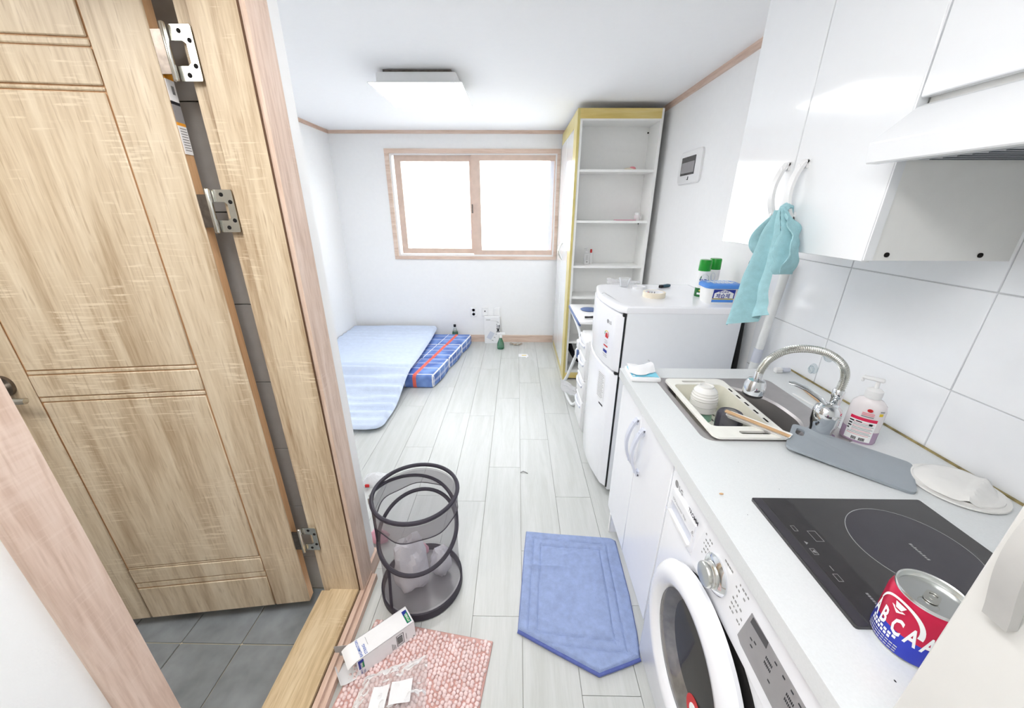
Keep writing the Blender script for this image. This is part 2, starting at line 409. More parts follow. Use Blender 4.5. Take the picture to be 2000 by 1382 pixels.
WM = {}
def wm(o): return WM.get(o.name, Matrix.Identity(4))
def finish(me, smooth):
    bm = bmesh.new(); bm.from_mesh(me)
    bmesh.ops.recalc_face_normals(bm, faces=bm.faces)
    if smooth:
        for f in bm.faces: f.smooth = True
        for e in bm.edges:
            if len(e.link_faces) != 2 or e.calc_face_angle(0) > .62: e.smooth = False
    bm.to_mesh(me); bm.free()
def emit(g, name, mats, parent=None, smooth=True, local=False, origin=None, norm=True):
    mats = mats if isinstance(mats, (list, tuple)) else [mats]
    if parent is not None:
        inv = Matrix.Identity(4) if local else wm(parent).inverted()
        vs = [inv @ p for p in g.v]
        M4 = wm(parent)
    else:
        if origin is None:
            xs = [p.x for p in g.v]; ys = [p.y for p in g.v]; zs = [p.z for p in g.v]
            origin = V(((min(xs) + max(xs)) / 2, (min(ys) + max(ys)) / 2, min(zs)))
        M4 = Matrix.Translation(origin)
        vs = [p - V(origin) for p in g.v]
    me = bpy.data.meshes.new(name)
    me.from_pydata([tuple(p) for p in vs], [], g.f)
    for mm in mats: me.materials.append(M[mm])
    for p, k in zip(me.polygons, g.m): p.material_index = k
    if norm: finish(me, smooth)
    o = bpy.data.objects.new(name, me); COL.objects.link(o)
    if parent is not None: o.parent = parent
    else: o.location = origin
    WM[o.name] = M4
    return o
def tag(o, label=None, cat=None, group=None, kind=None):
    if label: o['label'] = label
    if cat: o['category'] = cat
    if group: o['group'] = group
    if kind: o['kind'] = kind
    return o
def thing(name, label, cat, loc=(0, 0, 0), rz=0, group=None, kind=None):
    o = bpy.data.objects.new(name, None); COL.objects.link(o); o.empty_display_size = .05
    o.location = loc; o.rotation_euler = (0, 0, rz)
    WM[o.name] = Matrix.Translation(V(loc)) @ Matrix.Rotation(rz, 4, 'Z')
    return tag(o, label, cat, group, kind)
def struct(g, name, mats, label=None, smooth=False):
    o = emit(g, name, mats, smooth=smooth, origin=(0, 0, 0)); o['kind'] = 'structure'
    if label: o['label'] = label
    return o
def shared(name, me, parent, loc):
    o = bpy.data.objects.new(name, me); COL.objects.link(o); o.parent = parent; o.location = loc
    WM[o.name] = wm(parent) @ Matrix.Translation(V(loc)); return o
def boxes(*bs):
    g = G()
    for b in bs: g.box(*b)
    return g

# ------------------------------------------------------------------ room shell
XL, XR, YB, H = -1.93, 1.14, 4.278, 2.25
fl = struct(boxes((-.7, XR + .06, -1.75, YB + .1, -.12, -.006), (-1.99, -.7, 1.15, YB + .1, -.12, -.006)), 'floor', 'floor_base', 'pale wood-look plank floor')
PW, PL = .196, .912
offs = {-1: 1.607, 0: 1.9, 1: 2.203, -2: 1.647, 2: 1.647, 3: 1.95, -3: 2.1, -4: 1.75, -5: 2.3}
full = None
for c in range(-10, 6):
    x0 = .033 + PW * (c - 1); x1 = x0 + PW
    x0 = max(x0, XL); x1 = min(x1, XR)
    if x1 - x0 < .02: continue
    y = offs.get(c, 1.5 + .31 * ((c * 7) % 3)) - PL * 5
    while y < YB:
        y0, y1 = max(y, -1.7), min(y + PL, YB)
        y += PL
        if y1 - y0 < .03: continue
        xa = x0
        if y0 < 1.2 and x1 <= -.6: 
            if y1 <= 1.24: continue
            y0 = 1.2
        elif y0 < 1.2 and x0 < -.635:
            if y1 <= 1.24: xa = -.635
        g_ = .0009
        whole = abs((x1 - xa) - PW) < 1e-4 and abs((y1 - y0) - PL) < 1e-4
        cx, cy = (xa + x1) / 2, (y0 + y1) / 2
        if whole and full: shared('plank', full, fl, (cx, cy, 0)); continue
        hx, hy = (x1 - xa) / 2 - g_, (y1 - y0) / 2 - g_
        gg = G().box(-hx, hx, -hy, hy, -.006, 0)
        o = emit(gg, 'plank', 'plank', fl, smooth=False, local=True)
        o.location = (cx, cy, 0)
        if whole: full = o.data

struct(boxes((-2.2, XR + .06, -1.75, YB + .15, H, H + .1)), 'ceiling', 'ceiling', 'white papered ceiling')
struct(boxes((XL - .06, XL, 1.14, YB + .15, -.01, H)), 'wall_left', 'wallpaper', 'white papered left wall')
wr = struct(boxes((XR, XR + .06, -1.75, YB + .15, -.01, H)), 'wall_right', ['wallpaper'], 'white papered right wall behind kitchen')
struct(boxes((-2.2, XR + .06, -1.81, -1.75, -.01, H)), 'wall_front', 'wallpaper', 'entry wall behind the viewer')
# back wall with the window hole
WX0, WX1, WZ0, WZ1 = -1.372, .445, .982, 2.086
def yface(y): return lambda a, b, c: (a, y + c, b)
struct(G().plate([[(XL, -.01), (XR, -.01), (XR, H), (XL, H)], [(WX0 + .01, WZ0 + .01), (WX1 - .01, WZ0 + .01), (WX1 - .01, WZ1 - .01), (WX0 + .01, WZ1 - .01)]], 0, .15, yface(YB)), 'wall_back', 'wallpaper', 'white far wall holding the window')
# partition to the bathroom with the doorway
DX = -.63; DY0, DY1, DZ = .393, 1.05, 2.04
part = G().box(DX - .15, DX, -1.75, DY0 - .03, -.01, H).box(DX - .15, DX, DY1 + .03, 1.222, -.01, H).box(DX - .15, DX, DY0 - .03, DY1 + .03, DZ + .02, H)
part.box(XL, DX - .155, 1.15, 1.222, -.01, H)
struct(part, 'wall_partition', 'wallpaper', 'white partition wall with bathroom doorway')
# bathroom shell
bf = struct(boxes((-2.1, DX - .15, -.4, 1.14, -.12, -.066)), 'floor_bathroom', 'grout_pale', 'bathroom floor bed with cream grout')
tb = .235
for i in range(-4, 3):
    for j in range(-5, 2):
        x0, y0 = -1.05 + tb * i, .908 + tb * j
        x1, y1 = min(x0 + tb, DX - .152), min(y0 + tb, 1.138)
        x0, y0 = max(x0, -2.08), max(y0, -.38)
        if x1 - x0 < .02 or y1 - y0 < .02: continue
        emit(G().rbox(x0 + .002, x1 - .002, y0 + .002, y1 - .002, -.068, -.06, .0015, 1), 'tile', 'slate', bf)
bw = struct(boxes((-2.1, DX - .15, 1.146, 1.15, -.1, H)), 'wall_bathroom', 'bath_grout', 'grey tiled wall inside the bathroom')
for k in range(9):
    z0 = -.21 + .273 * k
    for x0, x1 in ((-1.2, DX - .152), (-1.62, -1.2), (-2.08, -1.62)):
        emit(G().rbox(x0 + .001, x1 - .001, 1.138, 1.147, max(z0 + .064 + .0015, -.06), min(z0 + .064 + .273 - .0015, 2.24), .001, 1), 'tile', 'bath_tile', bw)
struct(boxes((-2.16, -2.1, -.46, 1.15, -.1, H)), 'wall_bathroom_left', 'bath_tile', 'grey bathroom side wall')
struct(boxes((-2.1, DX - .15, -.46, -.4, -.1, H)), 'wall_bathroom_front', 'bath_tile', 'grey bathroom wall near the viewer')

# crown moulding and baseboards
struct(boxes((XL, XR, YB - .014, YB, H - .03, H)), 'trim_1', 'pink_wood_x', 'thin pinkish crown trim on far wall')
struct(boxes((XR - .014, XR, -1.7, YB - .014, H - .036, H)), 'trim_2', 'pink_wood_y', 'pinkish crown trim on right wall')
struct(boxes((XL, XL + .014, 1.222, YB - .014, H - .03, H)), 'trim_3', 'pink_wood_y', 'pinkish crown trim on left wall')
struct(boxes((XL, .445, YB - .012, YB, 0, .085)), 'baseboard_back', 'pink_wood_x', 'pinkish wood baseboard below window')
struct(boxes((XL, XL + .012, 1.235, YB - .012, 0, .085)), 'baseboard_left', 'pink_wood_y', 'pinkish wood baseboard on left wall')
struct(boxes((XR - .012, XR, 1.72, 3.15, 0, .085)), 'baseboard_right', 'pink_wood_y', 'pinkish wood baseboard on right wall')
struct(boxes((DX, DX + .012, 1.15, 1.234, 0, .075), (XL + .012, DX, 1.222, 1.234, 0, .075), (DX, DX + .012, -1.7, .328, 0, .075)), 'baseboard_partition', 'pink_wood_y', 'brown wood baseboard around partition end')

# kitchen wall tiles
TY = [.061, .469, .877, 1.285, 1.693]; TZ = [.811, 1.067, 1.323, 1.579, 1.835]
for a in range(4):
    for b_ in range(4):
        y0, y1, z0, z1 = TY[a], TY[a + 1], TZ[b_], TZ[b_ + 1]
        emit(G().rbox(XR - .0065, XR - .0005, y0 + .0012, y1 - .0012, z0 + .0012, z1 - .0012, .0012, 1), 'tile', 'tile', wr)
emit(G().box(XR - .003, XR + .001, TY[0], TY[-1], .811, 1.835), 'grout_bed', 'grout', wr, smooth=False)
for a in range(4):
    emit(G().rbox(XR - .0065, XR - .0005, TY[a] + .0012, TY[a + 1] - .0012, .555 + .0012, .811 - .0012, .0012, 1), 'tile', 'tile', wr)

# ------------------------------------------------------------------ window
win = thing('window_1', 'wood-framed sliding window in the far wall', None, ((WX0 + WX1) / 2, YB, WZ0), kind='structure')
def frame_loops(x0, x1, z0, z1, a, b=None, c=None, d=None):
    b = a if b is None else b; c = a if c is None else c; d = a if d is None else d
    return [[(x0, z0), (x1, z0), (x1, z1), (x0, z1)], [(x0 + a, z0 + c), (x1 - b, z0 + c), (x1 - b, z1 - d), (x0 + a, z1 - d)]]
emit(G().plate(frame_loops(WX0, WX1, WZ0, WZ1, .042, .034, .034, .042), -.014, .02, yface(YB)), 'casing', 'pink_wood_x', win, smooth=False)
emit(G().plate(frame_loops(WX0 + .03, WX1 - .03, WZ0 + .03, WZ1 - .03, .03, .02, .022, .024), .004, .13, yface(YB)), 'white_frame', 'white', win, smooth=False)
sl = emit(G().plate(frame_loops(-1.297, -.46, 1.04, 2.032, .066, .05, .055, .055), .05, .085, yface(YB)), 'sash', 'pink_film', win, smooth=False)
sr = emit(G().plate(frame_loops(-.482, .418, 1.014, 2.05, .09, .032, .07, .07), .006, .044, yface(YB)), 'sash', 'pink_film', win, smooth=False)
emit(G().box(-1.235, -.505, YB + .064, YB + .068, 1.09, 1.98), 'pane', 'pane', sl, smooth=False)
emit(G().box(-.395, .39, YB + .024, YB + .028, 1.08, 1.984), 'pane', 'pane', sr, smooth=False)
emit(G().box(.345, .40, YB + .06, YB + .1, 1.03, 2.03), 'outer_frame', 'grey_plastic', win, smooth=False)
emit(G().rbox(-.492, -.476, YB - .004, YB + .008, 1.47, 1.56, .003, 1).rbox(-.49, -.478, YB - .018, YB - .002, 1.5, 1.53, .003, 1), 'latch', 'dark_steel', win)

# building across the lane and ground outside
nb = thing('neighbour_building', 'white rendered building seen through the window', 'building', (-1, 12, -6))
emit(boxes((-14, 12, 12, 12.4, -6, 3.4)), 'facade', 'facade', nb, smooth=False)
emit(boxes((-14, 12, 11.97, 12.0, 1.28, 1.31), (-2.4, -2.38, 11.98, 12.0, .93, 1.28)), 'ledge', 'facade', nb, smooth=False)
fw = emit(G().plate(frame_loops(-2.97, -1.40, .67, .93, .05), -.02, .02, yface(12)), 'window_frame', 'far_glass', nb, smooth=False)
emit(boxes((-2.93, -2.2, 11.985, 11.998, .71, .89), (-2.16, -1.45, 11.985, 11.998, .71, .89)), 'pane', 'far_glass', fw, smooth=False)
struct(boxes((-14, 12, 4.6, 12, -6.2, -6)), 'ground', 'ground', 'pale lane outside the window')

# ------------------------------------------------------------------ door frame, sill
fr = thing('trim_4', 'oak door frame with raised threshold', None, (DX, DY1, 0), kind='structure')
zt = 2.10
emit(boxes((DX - .002, DX + .014, DY1 + .003, 1.146, 0, zt)), 'casing', 'pink_wood', fr, smooth=False)
emit(boxes((DX - .002, DX + .014, .331, DY0, 0, zt)), 'casing', 'pink_wood', fr, smooth=False)
emit(boxes((DX - .002, DX + .014, DY0, DY1 + .003, DZ, zt)), 'casing', 'pink_wood', fr, smooth=False)
emit(boxes((DX - .0035, DX + .0005, DY1 - .0005, DY1 + .004, .05, DZ)), 'joint', 'groove', fr, smooth=False)
emit(boxes((-.748, DX - .003, DY1, DY1 + .07, .0, DZ), (-.786, -.748, DY1 + .012, DY1 + .07, .0, DZ)), 'jamb', 'jamb_wood', fr, smooth=False)
emit(boxes((-.748, DX - .003, DY0 - .06, DY0, .0, DZ), (-.786, -.748, DY0 - .06, DY0 - .012, .0, DZ)), 'jamb', 'jamb_wood', fr, smooth=False)
emit(boxes((-.748, DX - .003, DY0, DY1, DZ - .03, DZ + .02), (-.786, -.748, DY0, DY1, DZ - .018, DZ + .02)), 'head', 'jamb_wood', fr, smooth=False)
emit(boxes((-.752, DX - .006, DY0, DY1, -.06, .055)), 'sill', 'sill_wood', fr, smooth=False)
emit(boxes((-.788, -.752, DY0, DY1, -.06, .046)), 'sill_step', 'sill_wood', fr, smooth=False)
emit(boxes((DX - .006, DX - .001, DY0, DY1, -.005, .04)), 'joint', 'groove', fr, smooth=False)
emit(boxes((DX - .001, DX + .016, DY0 - .06, DY1 + .09, -.002, .046)), 'sill_front', 'pink_wood_y', fr, smooth=False)
emit(boxes((DX + .016, DX + .034, DY0 - .06, DY1 + .09, -.002, .03)), 'sill_skirt', 'pink_wood_y', fr, smooth=False)

# ------------------------------------------------------------------ the open door (local: s runs along the leaf from the hinge edge, n towards the viewer)
P0 = V((-.838, 1.036, 0)); ang = math.atan2(-.127, -.9919)
dr = thing('door_1', 'open oak panelled bathroom door with lever handle', None, P0, 0, kind='structure')
uu = V((-.9919, -.127, 0)); nn = V((.127, -.9919, 0))
def dxf(s, z, n): return P0 + uu * s + V((0, 0, z)) + nn * n
def dbox(s0, s1, z0, z1, n0, n1, r=0):
    g = G()
    if r: return g.rbox(s0, s1, z0, z1, n0, n1, r, 1, lambda c: dxf(c.x, c.y, c.z))
    return g.box(s0, s1, z0, z1, n0, n1).moved(Matrix(((uu.x, 0, nn.x, P0.x), (uu.y, 0, nn.y, P0.y), (0, 1, 0, 0), (0, 0, 0, 1))))
ZT = 2.03
emit(dbox(.0015, .7185, 0, ZT, -.038, -.006), 'core', 'edge_wood', dr, smooth=False)
def piece(nm, s0, s1, z0, z1, n=0, r=.0025): return emit(dbox(s0, s1, z0, z1, -.0062, n, r), nm, 'door_wood', dr)
piece('stile', 0, .131, 0, ZT); piece('stile', .594, .72, 0, ZT)
piece('rail', .134, .591, 0, .158); piece('bead', .134, .591, .162, .186, -.0015)
piece('rail', .134, .591, .19, .258); piece('panel', .136, .589, .27, .955, -.001); piece('bead', .134, .591, .26, .267, -.002); piece('bead', .134, .591, .958, .972, -.001)
piece('rail', .134, .591, .975, 1.044); piece('bead', .134, .591, 1.047, 1.058, -.0015)
piece('panel', .136, .589, 1.061, 1.755, -.001); piece('bead', .134, .591, 1.758, 1.766, -.0015)
piece('rail', .134, .591, 1.769, 1.841); piece('bead', .134, .591, 1.844, 1.858, -.0015)
piece('panel', .136, .589, 1.861, 2.025, -.001)
hd = emit(G().plate([[(a, b) for a, b in rrect(.632, .70, .985, 1.05, .03, 6)]], 0, .009, dxf), 'handle', 'dark_steel', dr)
tag(hd, 'grey metal lever handle')
emit(G().cyl(dxf(.668, 1.008, .005), dxf(.668, 1.008, .032), .011).tube([dxf(.668, 1.008, .03), dxf(.655, .994, .036), dxf(.635, .986, .038), dxf(.60, .983, .038), dxf(.585, .982, .036)], [.011, .011, .0105, .010, .0095], 12), 'lever', 'steel', hd)
for (z0, z1) in ((1.784, 1.893), (1.442, 1.548), (.274, .384)):
    pin = V((-.807, 1.038, 0))
    def jx(a, b, c): return (a, DY1 - c + (.0 if a > -.75 else .0), b)
    hg = emit(G().plate([[(-.75, z0 + .004), (-.752, z0), (-.803, z0), (-.803, z0 + .03), (-.776, z0 + .03), (-.768, z0 + .036), (-.768, z1 - .036), (-.776, z1 - .03), (-.803, z1 - .03), (-.803, z1), (-.752, z1), (-.75, z1 - .004)]], -.001, .0035, jx), 'hinge', 'steel', dr)
    tag(hg, 'pale steel hinge on jamb')
    for (a, b) in ((-.759, z0 + .03), (-.759, z1 - .03), (-.779, z0 + .012), (-.779, z1 - .012)):
        emit(G().cyl((a, DY1 - .003, b), (a, DY1 - .0042, b), .0052, n=12), 'screw', 'hole', hg)
    emit(G().lathe([(.001, -.004), (.005, -.002), (.0062, 0), (.0062, z1 - z0), (.005, z1 - z0 + .002), (.001, z1 - z0 + .004)], (pin.x, pin.y, z0), 14), 'knuckle', 'steel', hg)
    emit(G().box(pin.x - .03, pin.x, pin.y - .001, pin.y + .002, z0 + .012, z1 - .012), 'door_leaf', 'dark_steel', hg, smooth=False)
# sticker on the hinge edge of the door
stg = G()
def edge_rect(g, z0, z1, n0=-.036, n1=-.007):
    a, b, c, d = dxf(-.0006, z0, n0), dxf(-.0006, z0, n1), dxf(-.0006, z1, n1), dxf(-.0006, z1, n0)
    off = -uu * .0004
    g.add([a, b, c, d, a + uu * .002, b + uu * .002, c + uu * .002, d + uu * .002], [(0, 1, 2, 3), (0, 4, 5, 1), (1, 5, 6, 2), (2, 6, 7, 3), (3, 7, 4, 0)])
stg.mi = 0; edge_rect(stg, 1.79, 1.812); edge_rect(stg, 1.693, 1.70)
stg.mi = 1; edge_rect(stg, 1.745, 1.79); edge_rect(stg, 1.63, 1.693)
stg.mi = 2; edge_rect(stg, 1.70, 1.738)
stg.mi = 3; edge_rect(stg, 1.738, 1.745); edge_rect(stg, 1.76, 1.778, -.03, -.02)
for k in range(9):
    for q in range(1): stg.mi = 2; a = 1.638 + .006 * k
    e0 = dxf(-.0009, a, -.033); stg.add([e0, dxf(-.0009, a, -.01), dxf(-.0009, a + .0022, -.01), dxf(-.0009, a + .0022, -.033)], [(0, 1, 2, 3)])
emit(stg, 'sticker', ['print_orange', 'white_matte', 'panel_grey', 'print_black'], dr, smooth=False)

# ------------------------------------------------------------------ lamps
def lamp(name, label, x0, x1, y0, y1, glow, group=None):
    t = thing(name, label, 'lamp', ((x0 + x1) / 2, (y0 + y1) / 2, 2.168), group=group)
    emit(G().box(x0, x1, y0, y1, 2.1685, 2.173), 'panel_rim', 'white', t, smooth=False)
    emit(G().box(x0 + .003, x1 - .003, y0 + .003, y1 - .003, 2.168, 2.1686), 'diffuser_panel', glow, t, smooth=False)
    emit(G().rbox(x0 + .035, x1 - .035, y0 + .035, y1 - .035, 2.173, 2.232, .012, 2), 'housing', 'white', t)
    emit(G().box(x0 + .07, x1 - .07, y0 + .07, y1 - .07, 2.232, H - .0005), 'mounting_plate', 'dark_steel', t, smooth=False)
lamp('ceiling_lamp', 'square white ceiling lamp with lit flat panel', -.848, -.315, 2.482, 3.01, 'glow')
lamp('ceiling_lamp', 'added long fill lamp, unseen above the walkway beside doorway', -.44, -.06, -.6, .9, 'glow_fill')  # added fill lamp out of view, brightens the kitchen side
lamp('ceiling_lamp', 'small bathroom ceiling lamp', -1.6, -1.2, .0, .4, 'glow_bath')

# ------------------------------------------------------------------ wardrobe with open end shelves
wd = thing('wardrobe', 'tall white wardrobe with yellow wood edges and open end shelves', 'wardrobe', (.76, 3.7, 0))
wx0, wx1, wy0, wy1, wz = .445, 1.082, 3.196, 4.2, 2.205
emit(boxes((wx0 + .02, wx0 + .038, wy0 + .003, 3.43, .07, wz - .07), (wx1 - .022, wx1, wy0 + .001, 3.43, .0, wz), (wx0 + .02, wx1 - .02, 3.43, 3.445, 0.02, wz - .02),
           (wx0 + .02, wx1 - .022, wy0 + .004, 3.43, wz - .078, wz - .06), (wx0 + .02, wx1 - .022, wy0 + .004, 3.43, .074, .092), (wx0 + .004, wx1 + .02, 3.445, wy1, .0, wz)), 'carcass', 'board_white', wd, smooth=False)
for z in (1.79, 1.415, 1.053, .785, .372):
    emit(G().rbox(wx0 + .038, wx1 - .022, wy0 + .008, 3.43, z - .008, z + .01, .001, 1), 'shelf', 'board_white', wd)
emit(boxes((wx0 + .02, wx1 - .016, wy0, wy0 + .018, wz - .066, wz)), 'top_rail', 'yellow_edge', wd, smooth=False)
emit(boxes((wx0 + .02, wx1 - .022, wy0, wy0 + .018, .018, .072)), 'bottom_rail', 'yellow_edge', wd, smooth=False)
emit(boxes((wx0, wx0 + .02, wy0, wy0 + .16, 0, wz)), 'stile', 'yellow_edge_z', wd, smooth=False)
emit(boxes((wx0 + .001, wx0 + .02, wy0 + .16, wy1, wz - .1, wz)), 'top_rail', 'yellow_edge_z', wd, smooth=False)
emit(boxes((wx0 + .001, wx0 + .02, wy0 + .16, wy1, 0, .06)), 'bottom_rail', 'yellow_edge_z', wd, smooth=False)
for y0, y1, yh in ((3.36, 3.775, 3.74), (3.78, 4.198, 3.815)):
    d_ = emit(G().rbox(wx0 - .001, wx0 + .017, y0, y1, .064, wz - .104, .002, 1), 'door', 'gloss_white', wd)
    emit(G().tube([(wx0 - .001 - .03 * math.sin(PI * t), yh, 1.05 + .16 * t) for t in [k / 10 for k in range(11)]], .006, 8), 'handle', 'steel', d_)
for x, z in ((.475, 2.09), (1.03, 2.085), (1.045, 1.765), (1.04, 1.40), (1.04, 1.395)):
    emit(G().cyl((x + .02, 3.429, z), (x + .02, 3.426, z), .006, n=10), 'peg_hole', 'hole', wd)

def bottle_pump(name, label, x, y, z, r, h, mats, group=None, rz=0):
    t = thing(name, label, 'bottle', (x, y, z), rz, group)
    emit(G().lathe([(r * .9, 0), (r, .006), (r, h * .8), (r * .85, h * .88), (r * .4, h * .93), (r * .4, h)], (0, 0, 0), 20), 'body', mats[0], t, local=True)
    emit(G().lathe([(r * .46, h * .95), (r * .46, h * 1.06), (r * .2, h * 1.08), (r * .15, h * 1.3)], (0, 0, 0), 14).rbox(-r * .9, r * .25, -r * .2, r * .2, h * 1.28, h * 1.36, .003, 1), 'pump', 'white', t, local=True)
    return t
t = bottle_pump('lotion_bottle', 'white pump lotion bottle on the wardrobe shelf', .612, 3.33, 1.063, .027, .10, ('white', ))
g = G()
for k in range(6): g.rect((-.014, -.0275, .074 - .007 * k), (1, 0, 0), (0, 0, 1), .02 if k % 2 else .026, .0018)
g.rect((-.006, -.0275, .016), (1, 0, 0), (0, 0, 1), .012, .009)
emit(g, 'lettering', 'print_grey', t, smooth=False, local=True)
t = thing('lotion_tube', 'slim white tube with red top beside pump lotion bottle', 'tube', (.652, 3.35, 1.063))
emit(G().lathe([(.014, 0), (.015, .01), (.013, .09), (.008, .095)], (0, 0, 0), 14), 'body', 'white', t, local=True)
emit(G().lathe([(.009, .094), (.009, .118), (.006, .124)], (0, 0, 0), 12), 'cap', 'print_red', t, local=True)
t = thing('pouch', 'small pink and cream pouch on the top wardrobe shelf', 'pouch', (.91, 3.33, 1.80))
emit(G().ball((0, 0, .013), .05, 14, 8, (1, .6, .26)), 'body', 'tape_roll', t, local=True)
emit(G().ball((.014, -.012, .018), .028, 12, 8, (1, .6, .5)), 'flap', 'print_pink', t, local=True)
tag(emit(G().rbox(.82, .98, 3.24, 3.35, 1.425, 1.431, .002, 1), 'folder', 'laundry_pink'), 'thin mauve folder lying on the second wardrobe shelf', 'folder')
t = thing('cosmetic_jar', 'clear jar with white lid at the right of second wardrobe shelf', 'jar', (1.005, 3.31, 1.425))
emit(G().lathe([(.024, 0), (.026, .004), (.026, .04), (.024, .044)], (0, 0, 0), 16), 'body', 'soap_body', t, local=True)
emit(G().lathe([(.02, .044), (.02, .06), (.008, .066)], (0, 0, 0), 16), 'lid', 'white', t, local=True)
g = G()
g.grid(lambda u, v: (.505 + .15 * v * (1 - .3 * u), 3.30 + .1 * u, .095 + (.24 * (1 - v) ** 1.6 + .01) * (1 - .4 * u * u) + .012 * noise.noise(V((u * 5, v * 6, 3)))), 10, 10, .012)
tag(emit(g, 'bag', 'cloth_dark'), 'black slouched bag in the lowest wardrobe compartment', 'bag')

# ------------------------------------------------------------------ white folding table, drawers and what lies on them
ft = thing('folding_table', 'white folding table with bent tube legs beside the wardrobe', 'table', (.72, 2.82, 0))
emit(G().rbox(.455, 1.05, 2.56, 3.1, .735, .757, .008, 2), 'tabletop', 'white', ft)
emit(G().rbox(.447, .456, 2.56, 3.1, .728, .75, .003, 1).rbox(.459, .47, 2.58, 3.08, .715, .735, .003, 1), 'edge_rail', 'dark_blue', ft)
def bez(pts, n=6):
    out = []
    P = [V(p) for p in pts]
    for i in range(len(P) - 1):
        p0 = P[max(i - 1, 0)]; p1 = P[i]; p2 = P[i + 1]; p3 = P[min(i + 2, len(P) - 1)]
        for k in range(n):
            t = k / n
            out.append(.5 * ((2 * p1) + (-p0 + p2) * t + (2 * p0 - 5 * p1 + 4 * p2 - p3) * t * t + (-p0 + 3 * p1 - 3 * p2 + p3) * t ** 3))
    out.append(P[-1]); return out
emit(G().tube(bez([(.462, 2.98, .73), (.50, 2.78, .62), (.505, 2.68, .52)]), .014, 10), 'leg', 'mirror_pole', ft)
emit(G().tube(bez([(.505, 2.68, .56), (.475, 2.76, .4), (.44, 2.86, .2), (.418, 2.9, .11), (.43, 2.82, .05), (.452, 2.73, .016), (.475, 2.68, .02), (.505, 2.66, .09), (.53, 2.66, .3)]), .0125, 10), 'leg', 'mirror_pole', ft)
emit(G().tube(bez([(.98, 2.98, .73), (.94, 2.78, .4), (.9, 2.9, .02), (.9, 3.05, .014)]), .0125, 10), 'leg', 'mirror_pole', ft)
emit(G().ball((.485, 2.71, .46), .03, 12, 8, (.8, 1, 1.5)).rbox(.475, .52, 2.66, 2.74, .5, .57, .008, 2), 'hinge_bracket', 'white', ft)
emit(G().rbox(.47, .489, 2.655, 2.69, .44, .50, .004, 1), 'lock_tab', 'dark_blue', ft); emit(G().rbox(.5, .522, 2.64, 2.67, .35, .41, .004, 1), 'lock_tab', 'dark_blue', ft)
g = G().grid(lambda u, v: (.385 + .115 * u + .012 * noise.noise(V((u * 4, v * 4, 1))), 2.84 - .12 * u + .03 * v, .085 + .085 * v - .03 * u + .03 * noise.noise(V((u * 3, v * 5, 7)))), 12, 10, .002)
tag(emit(g, 'plastic_wrap', 'film_white'), 'scrap of milky plastic wrap caught on the folding table leg', 'wrap')
tag(emit(G().lathe([(.062, 0), (.07, .006), (.066, .008), (.02, .005)], (.585, 2.9, .757), 24), 'saucer', 'dark_blue'), 'slate blue saucer on the white folding table', 'saucer')
t = thing('hair_brush', 'black hair brush on the near edge of folding table', 'brush', (.56, 2.64, .757))
emit(G().tube([(-.055, .0, .012), (-.02, .0, .012), (.01, .0, .014)], [.008, .007, .009], 8), 'handle', 'black', t, local=True)
emit(G().ball((.045, 0, .02), .04, 12, 8, (1, .55, .45)), 'head', 'cloth_dark', t, local=True)
ch = thing('drawer_chest', 'white plastic drawer chest behind the fridge', 'drawers', (.72, 2.42, 0))
emit(G().rbox(.478, 1.0, 2.3, 2.55, .0, .70, .008, 2), 'frame', 'white', ch)
for z0, z1 in ((.03, .235), (.245, .395), (.405, .555), (.565, .69)):
    d_ = emit(G().rbox(.463, .49, 2.305, 2.545, z0, z1, .008, 2), 'drawer', 'white', ch)
    emit(G().tube([(.462 - .012 * math.sin(PI * t), 2.33 + .19 * t, z1 - .045 + 0 * t) for t in [k / 8 for k in range(9)]], .009, 8), 'handle', 'grey_plastic', d_)
    emit(G().rect((.4625, 2.535, z1 - .03), (0, -1, 0), (0, 0, 1), .02, .016), 'logo', 'print_grey', d_, smooth=False)

# ------------------------------------------------------------------ fridge
fx0, fx1, fy0, fy1 = .515, 1.055, 1.672, 2.262
fg = thing('refrigerator', 'small white two-door refrigerator with curved front', 'refrigerator', (.75, 1.97, 0))
emit(G().rbox(fx0, fx1, fy0, fy1, .03, 1.058, .008, 2), 'cabinet', 'fridge_side', fg)
for q in ((.55, .62, 1.70, 1.76, 0, .032), (.9, .97, 1.70, 1.76, 0, .032), (.55, .62, 2.17, 2.23, 0, .032), (.9, .97, 2.17, 2.23, 0, .032)): emit(boxes(q), 'foot', 'black', fg, smooth=False)
def fplan(inset=0, bulge=.048, back=.505):
    """plan outline of the bowed doors, from the hinge side round the front"""
    pts = []
    a0, a1 = fy0 + inset, fy1 - inset
    pts.append((back, a0))
    for k in range(21):
        t = k / 20; y = a0 + (a1 - a0) * t
        e = min(t, 1 - t) * (a1 - a0)
        rr = .022
        x = .491 - bulge * math.sin(PI * (t * .94 + .03)) + inset
        if e < rr: x += rr - math.sqrt(max(0, rr * rr - (rr - e) ** 2))
        pts.append((x, y))
    pts.append((back, a1))
    return pts
def fdoor(z0, z1, name, r=.01):
    g = G(); loops = []
    for z, ins in ((z0, r), (z0 + r * .3, r * .3), (z0 + r, 0), (z1 - r, 0), (z1 - r * .3, r * .3), (z1, r)):
        loops.append([V((min(x + ins * .7, .505), y + (ins * .5 if y < 1.9 else -ins * .5), z)) for x, y in fplan()])
    g.ringloft(loops)
    return emit(g, name, 'appliance', fg)
d1 = fdoor(.752, 1.048, 'upper_door'); d2 = fdoor(.055, .742, 'lower_door')
emit(boxes((.505, .5095, fy0 + .006, fy1 - .006, .06, .738), (.505, .5095, fy0 + .006, fy1 - .006, .757, 1.045)), 'gasket', 'rubber', fg, smooth=False)
